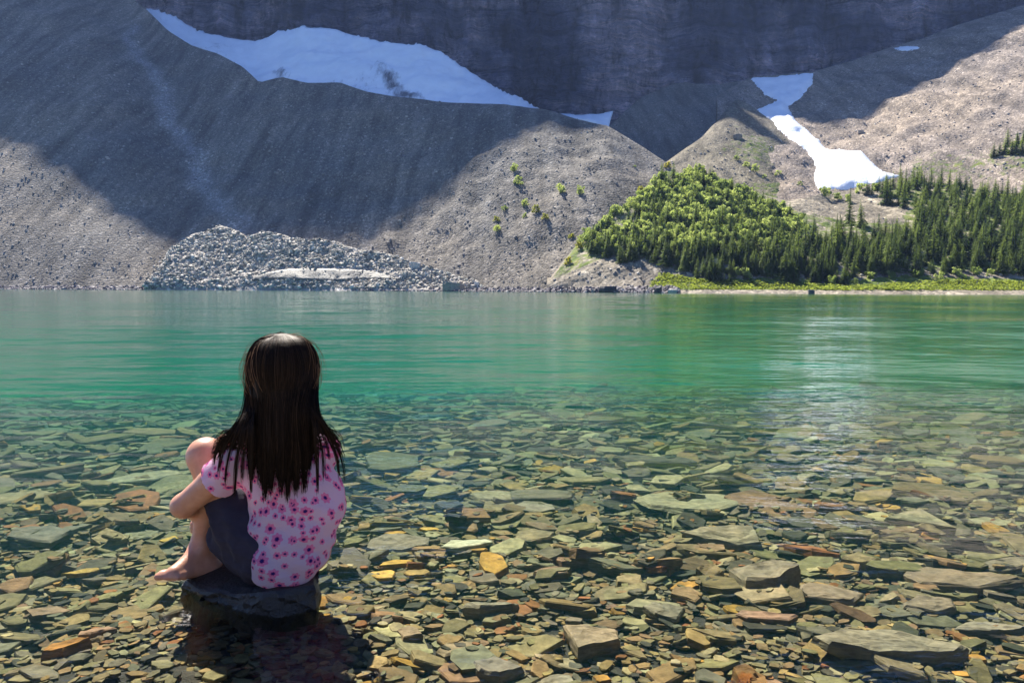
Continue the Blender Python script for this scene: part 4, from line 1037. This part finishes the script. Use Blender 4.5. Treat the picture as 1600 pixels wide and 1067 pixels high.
# end points of the locks along the back: u (-1 left .. 1 right) -> px, py, D
def lock_end(u):
    px = np.interp(u, [-1, -.90, -.87, -.4, 0, .4, .89, .92, 1], [333, 362, 394, 414, 442, 466, 490, 522, 539])
    py = np.interp(u, [-1, -.9, -.86, -.5, -.2, .1, .5, .88, .92, 1], [740, 768, 752, 780, 784, 780, 770, 755, 732, 748])
    D = np.interp(u, [-1, -.7, -.4, 0, .5, 1], [1.735, 1.715, 1.70, 1.69, 1.715, 1.79]); return px, py, D
def mid(u):
    px = 440+u*np.interp(abs(u), [0, .6, 1], [66, 60, 56]); D = 1.80-.10*math.sqrt(max(0, 1-(u*.93)**2)); return px, D
for k in range(5200):
    u = R_.uniform(-1, 1)
    if R_.random() < .35: u = R_.choice([-.96, -.8, -.45, -.3, -.1, .1, .3, .8])+R_.gauss(0, .05)
    u = max(-1, min(1, u)); th = u*math.pi*.56                     # azimuth round the back of the head
    lay = R_.uniform(-.005, .004); el = R_.uniform(.35, 1.35)       # root height
    def cap(e, t_): 
        a, bb, c_ = .083+lay, .092+lay, .093+lay
        ce, se = max(0, math.cos(e))**.72, math.sin(e)**.9 if math.sin(e) > 0 else 0
        rf = 1+.012*math.sin(t_*9+e*3)+.01*math.sin(t_*17+1)
        return hd(math.sin(t_)*ce*a*rf, -.012-math.cos(t_)*ce*bb*rf, .014+se*c_*.955)
    part = R_.gauss(0, .12)
    pts = [cap(1.50-.0*el, th+part), cap(1.0, th*1.02+part*.4), cap(.5, th), cap(.0, th)]
    mp_, mD = mid(u); wob = R_.gauss(0, 3)
    pts.append(P(mp_*.97+440*.03+wob, 636, mD-.004+lay))
    lk = math.sin(u*23+1.3)*.5+math.sin(u*41)*.5; cq = round(u*10); cr_ = random.Random(cq+50); ul = (cq/10*.90+u*.10)*.96 if abs(u) < .87 else u; ex, ey, eD = lock_end(ul); ey += lk*9-5+cr_.uniform(-34, 6); ex += cr_.uniform(-6, 6) if abs(u) < .87 else 0; ln = R_.uniform(.80, 1.03) if R_.random() < .8 else R_.uniform(.6, .9)
    pts.append(P((mp_*.74+ex*.26)+wob, 636+(ey-636)*.36, min(mD, eD)-.006+lay))
    pts.append(P((mp_*.24+ex*.76)+wob*1.2, 636+(ey-636)*.72*ln, eD-.004+lay))
    wob *= .45
    pts.append(P(ex+wob*1.2+R_.gauss(0, 1.2), 636+(ey-636)*ln+R_.gauss(0, 3), eD+R_.gauss(0, .004)))
    strand(pts, R_.uniform(.0006, .0011), R_.random()*.9)
for k in range(260):                                               # side hair framing the face
    q = R_.choice((-1, 1)); a0 = R_.uniform(.2, .8)
    pts = [hd(0, .05*a0, .108), hd(q*.055, .055*a0, .085), hd(q*.085, .04*a0, .03), hd(q*.088, .03*a0, -.04), hd(q*.075, -.01, -.11)+0, P(440+q*68, 690, 1.77)]
    strand(pts, .0009, R_.random()*.8)
for (tx, ty, tD, nn_) in [(352, 752, 1.705, 34), (366, 770, 1.70, 40), (378, 745, 1.70, 26), (392, 768, 1.695, 30), (341, 736, 1.72, 30), (333, 728, 1.735, 16), (506, 742, 1.72, 20), (514, 715, 1.74, 14), (530, 742, 1.77, 40), (539, 747, 1.79, 20), (496, 765, 1.715, 26)]:
    for q in range(nn_):                                           # separate thin locks hanging over both shoulders
        sg = -1 if tx < 440 else 1; ub = sg*R_.uniform(.72, .95); m_, mD = mid(ub); j = R_.gauss(0, 1.6); th = ub*math.pi*.56
        top = hd(math.sin(th)*.083, -.012-math.cos(th)*.09, .0)
        strand([top, P(m_+j, 632, mD-.006), P(m_*.55+tx*.45+j, 668, min(mD, tD)-.010), P(m_*.15+tx*.85+j, 668+(ty-668)*.5, tD-.010), P(tx+j*.7, ty+R_.gauss(0, 5), tD-.004)], R_.uniform(.0006, .001), R_.random()*.88)
for k in range(70):                                               # stray flyaways, the light they catch painted in as a golden tint
    u = R_.choice((-1, 1))*R_.uniform(.55, 1); th = u*1.9; e0 = R_.uniform(.1, 1.4)
    def cp(e, t_, ex): return hd(math.sin(t_)*math.cos(e)*(.086+ex), -.012-math.cos(t_)*math.cos(e)*(.093+ex), .014+math.sin(e)*(.095+ex))
    sp = R_.uniform(.002, .016); dt = R_.uniform(-.5, .5)
    pts = [cp(e0, th, 0), cp(e0-.2, th+dt*.3, sp*.6), cp(e0-.5, th+dt*.7, sp), cp(e0-.9, th+dt, sp*R_.uniform(.3, 1.3)), cp(e0-1.3, th+dt*1.1, sp*R_.uniform(.3, 1.6))]
    strand(pts, .00045, 1.0)
me = mesh_np('hair', np.concatenate(SVh), np.concatenate(STh), True); set_col(me, 'tint', np.concatenate(TTh)); child('hair', me, hm)

# seat rock
bm = bmesh.new()
pr = [(283, 912, 1.83), (338, 906, 1.93), (400, 896, 2.02), (480, 893, 1.98), (498, 905, 1.83), (496, 915, 1.72), (440, 925, 1.655), (380, 918, 1.68), (310, 915, 1.75)]
top_ = [P(*q) for q in pr]
for q, s_ in zip(top_, pr): q[2] = .018 if s_[0] < 345 else (.045 if s_[0] < 385 else min(max(q[2], .045), .066))
ctr = sum(top_)/len(top_)
for q in top_: bm.verts.new(q)
for q in top_:
    d = q-ctr; bm.verts.new((ctr[0]+d[0]*1.04, ctr[1]+d[1]*1.04, .0)); bm.verts.new((ctr[0]+d[0]*1.0, ctr[1]+d[1]*1.0, -.10))
bmesh.ops.convex_hull(bm, input=bm.verts[:]); 
for v in [v for v in bm.verts if not v.link_faces]: bm.verts.remove(v)
bmesh.ops.bevel(bm, geom=bm.edges[:]+bm.verts[:], offset=.008, segments=1, affect='EDGES')
bmesh.ops.triangulate(bm, faces=bm.faces[:])
for _ in range(4):
    long_ = [e for e in bm.edges if e.calc_length() > .014]
    if long_: bmesh.ops.subdivide_edges(bm, edges=long_, cuts=1)
    bmesh.ops.triangulate(bm, faces=[f for f in bm.faces if len(f.verts) > 3])
bm.normal_update()
for v in bm.verts:
    k = noise.fractal(v.co*12, .8, 2.2, 5)*.009+noise.noise(v.co*6+Vector((3, 0, 0)))*.022
    lay = ((v.co.z*22+v.co.x*5+noise.noise(v.co*9)*1.6) % 1.0)
    hv_ = v.normal.z; v.co += v.normal*(k*(.45 if hv_ > .6 else 1)) + v.normal*(-.006*lay if hv_ < .6 else 0)
me = bpy.data.meshes.new('seat_rock'); bm.to_mesh(me); bm.free()
n_ = NT('wet_dark_rock'); Pp = n_.n('NewGeometry').outputs['Position']
cc_ = n_.ramp(n_.noise(Pp, 30, 6, .7), [(.3, (.008, .009, .009)), (.55, (.014, .014, .014)), (.75, (.04, .04, .036))])
M['seat'] = n_.done(cc_, .42, n_.bump(n_.noise(Pp, 60, 6, .7), .9, .008), .5)
o = link('seat_rock', me, M['seat']); tag(o, 'dark wet block of rock that the child is sitting on', 'rock')
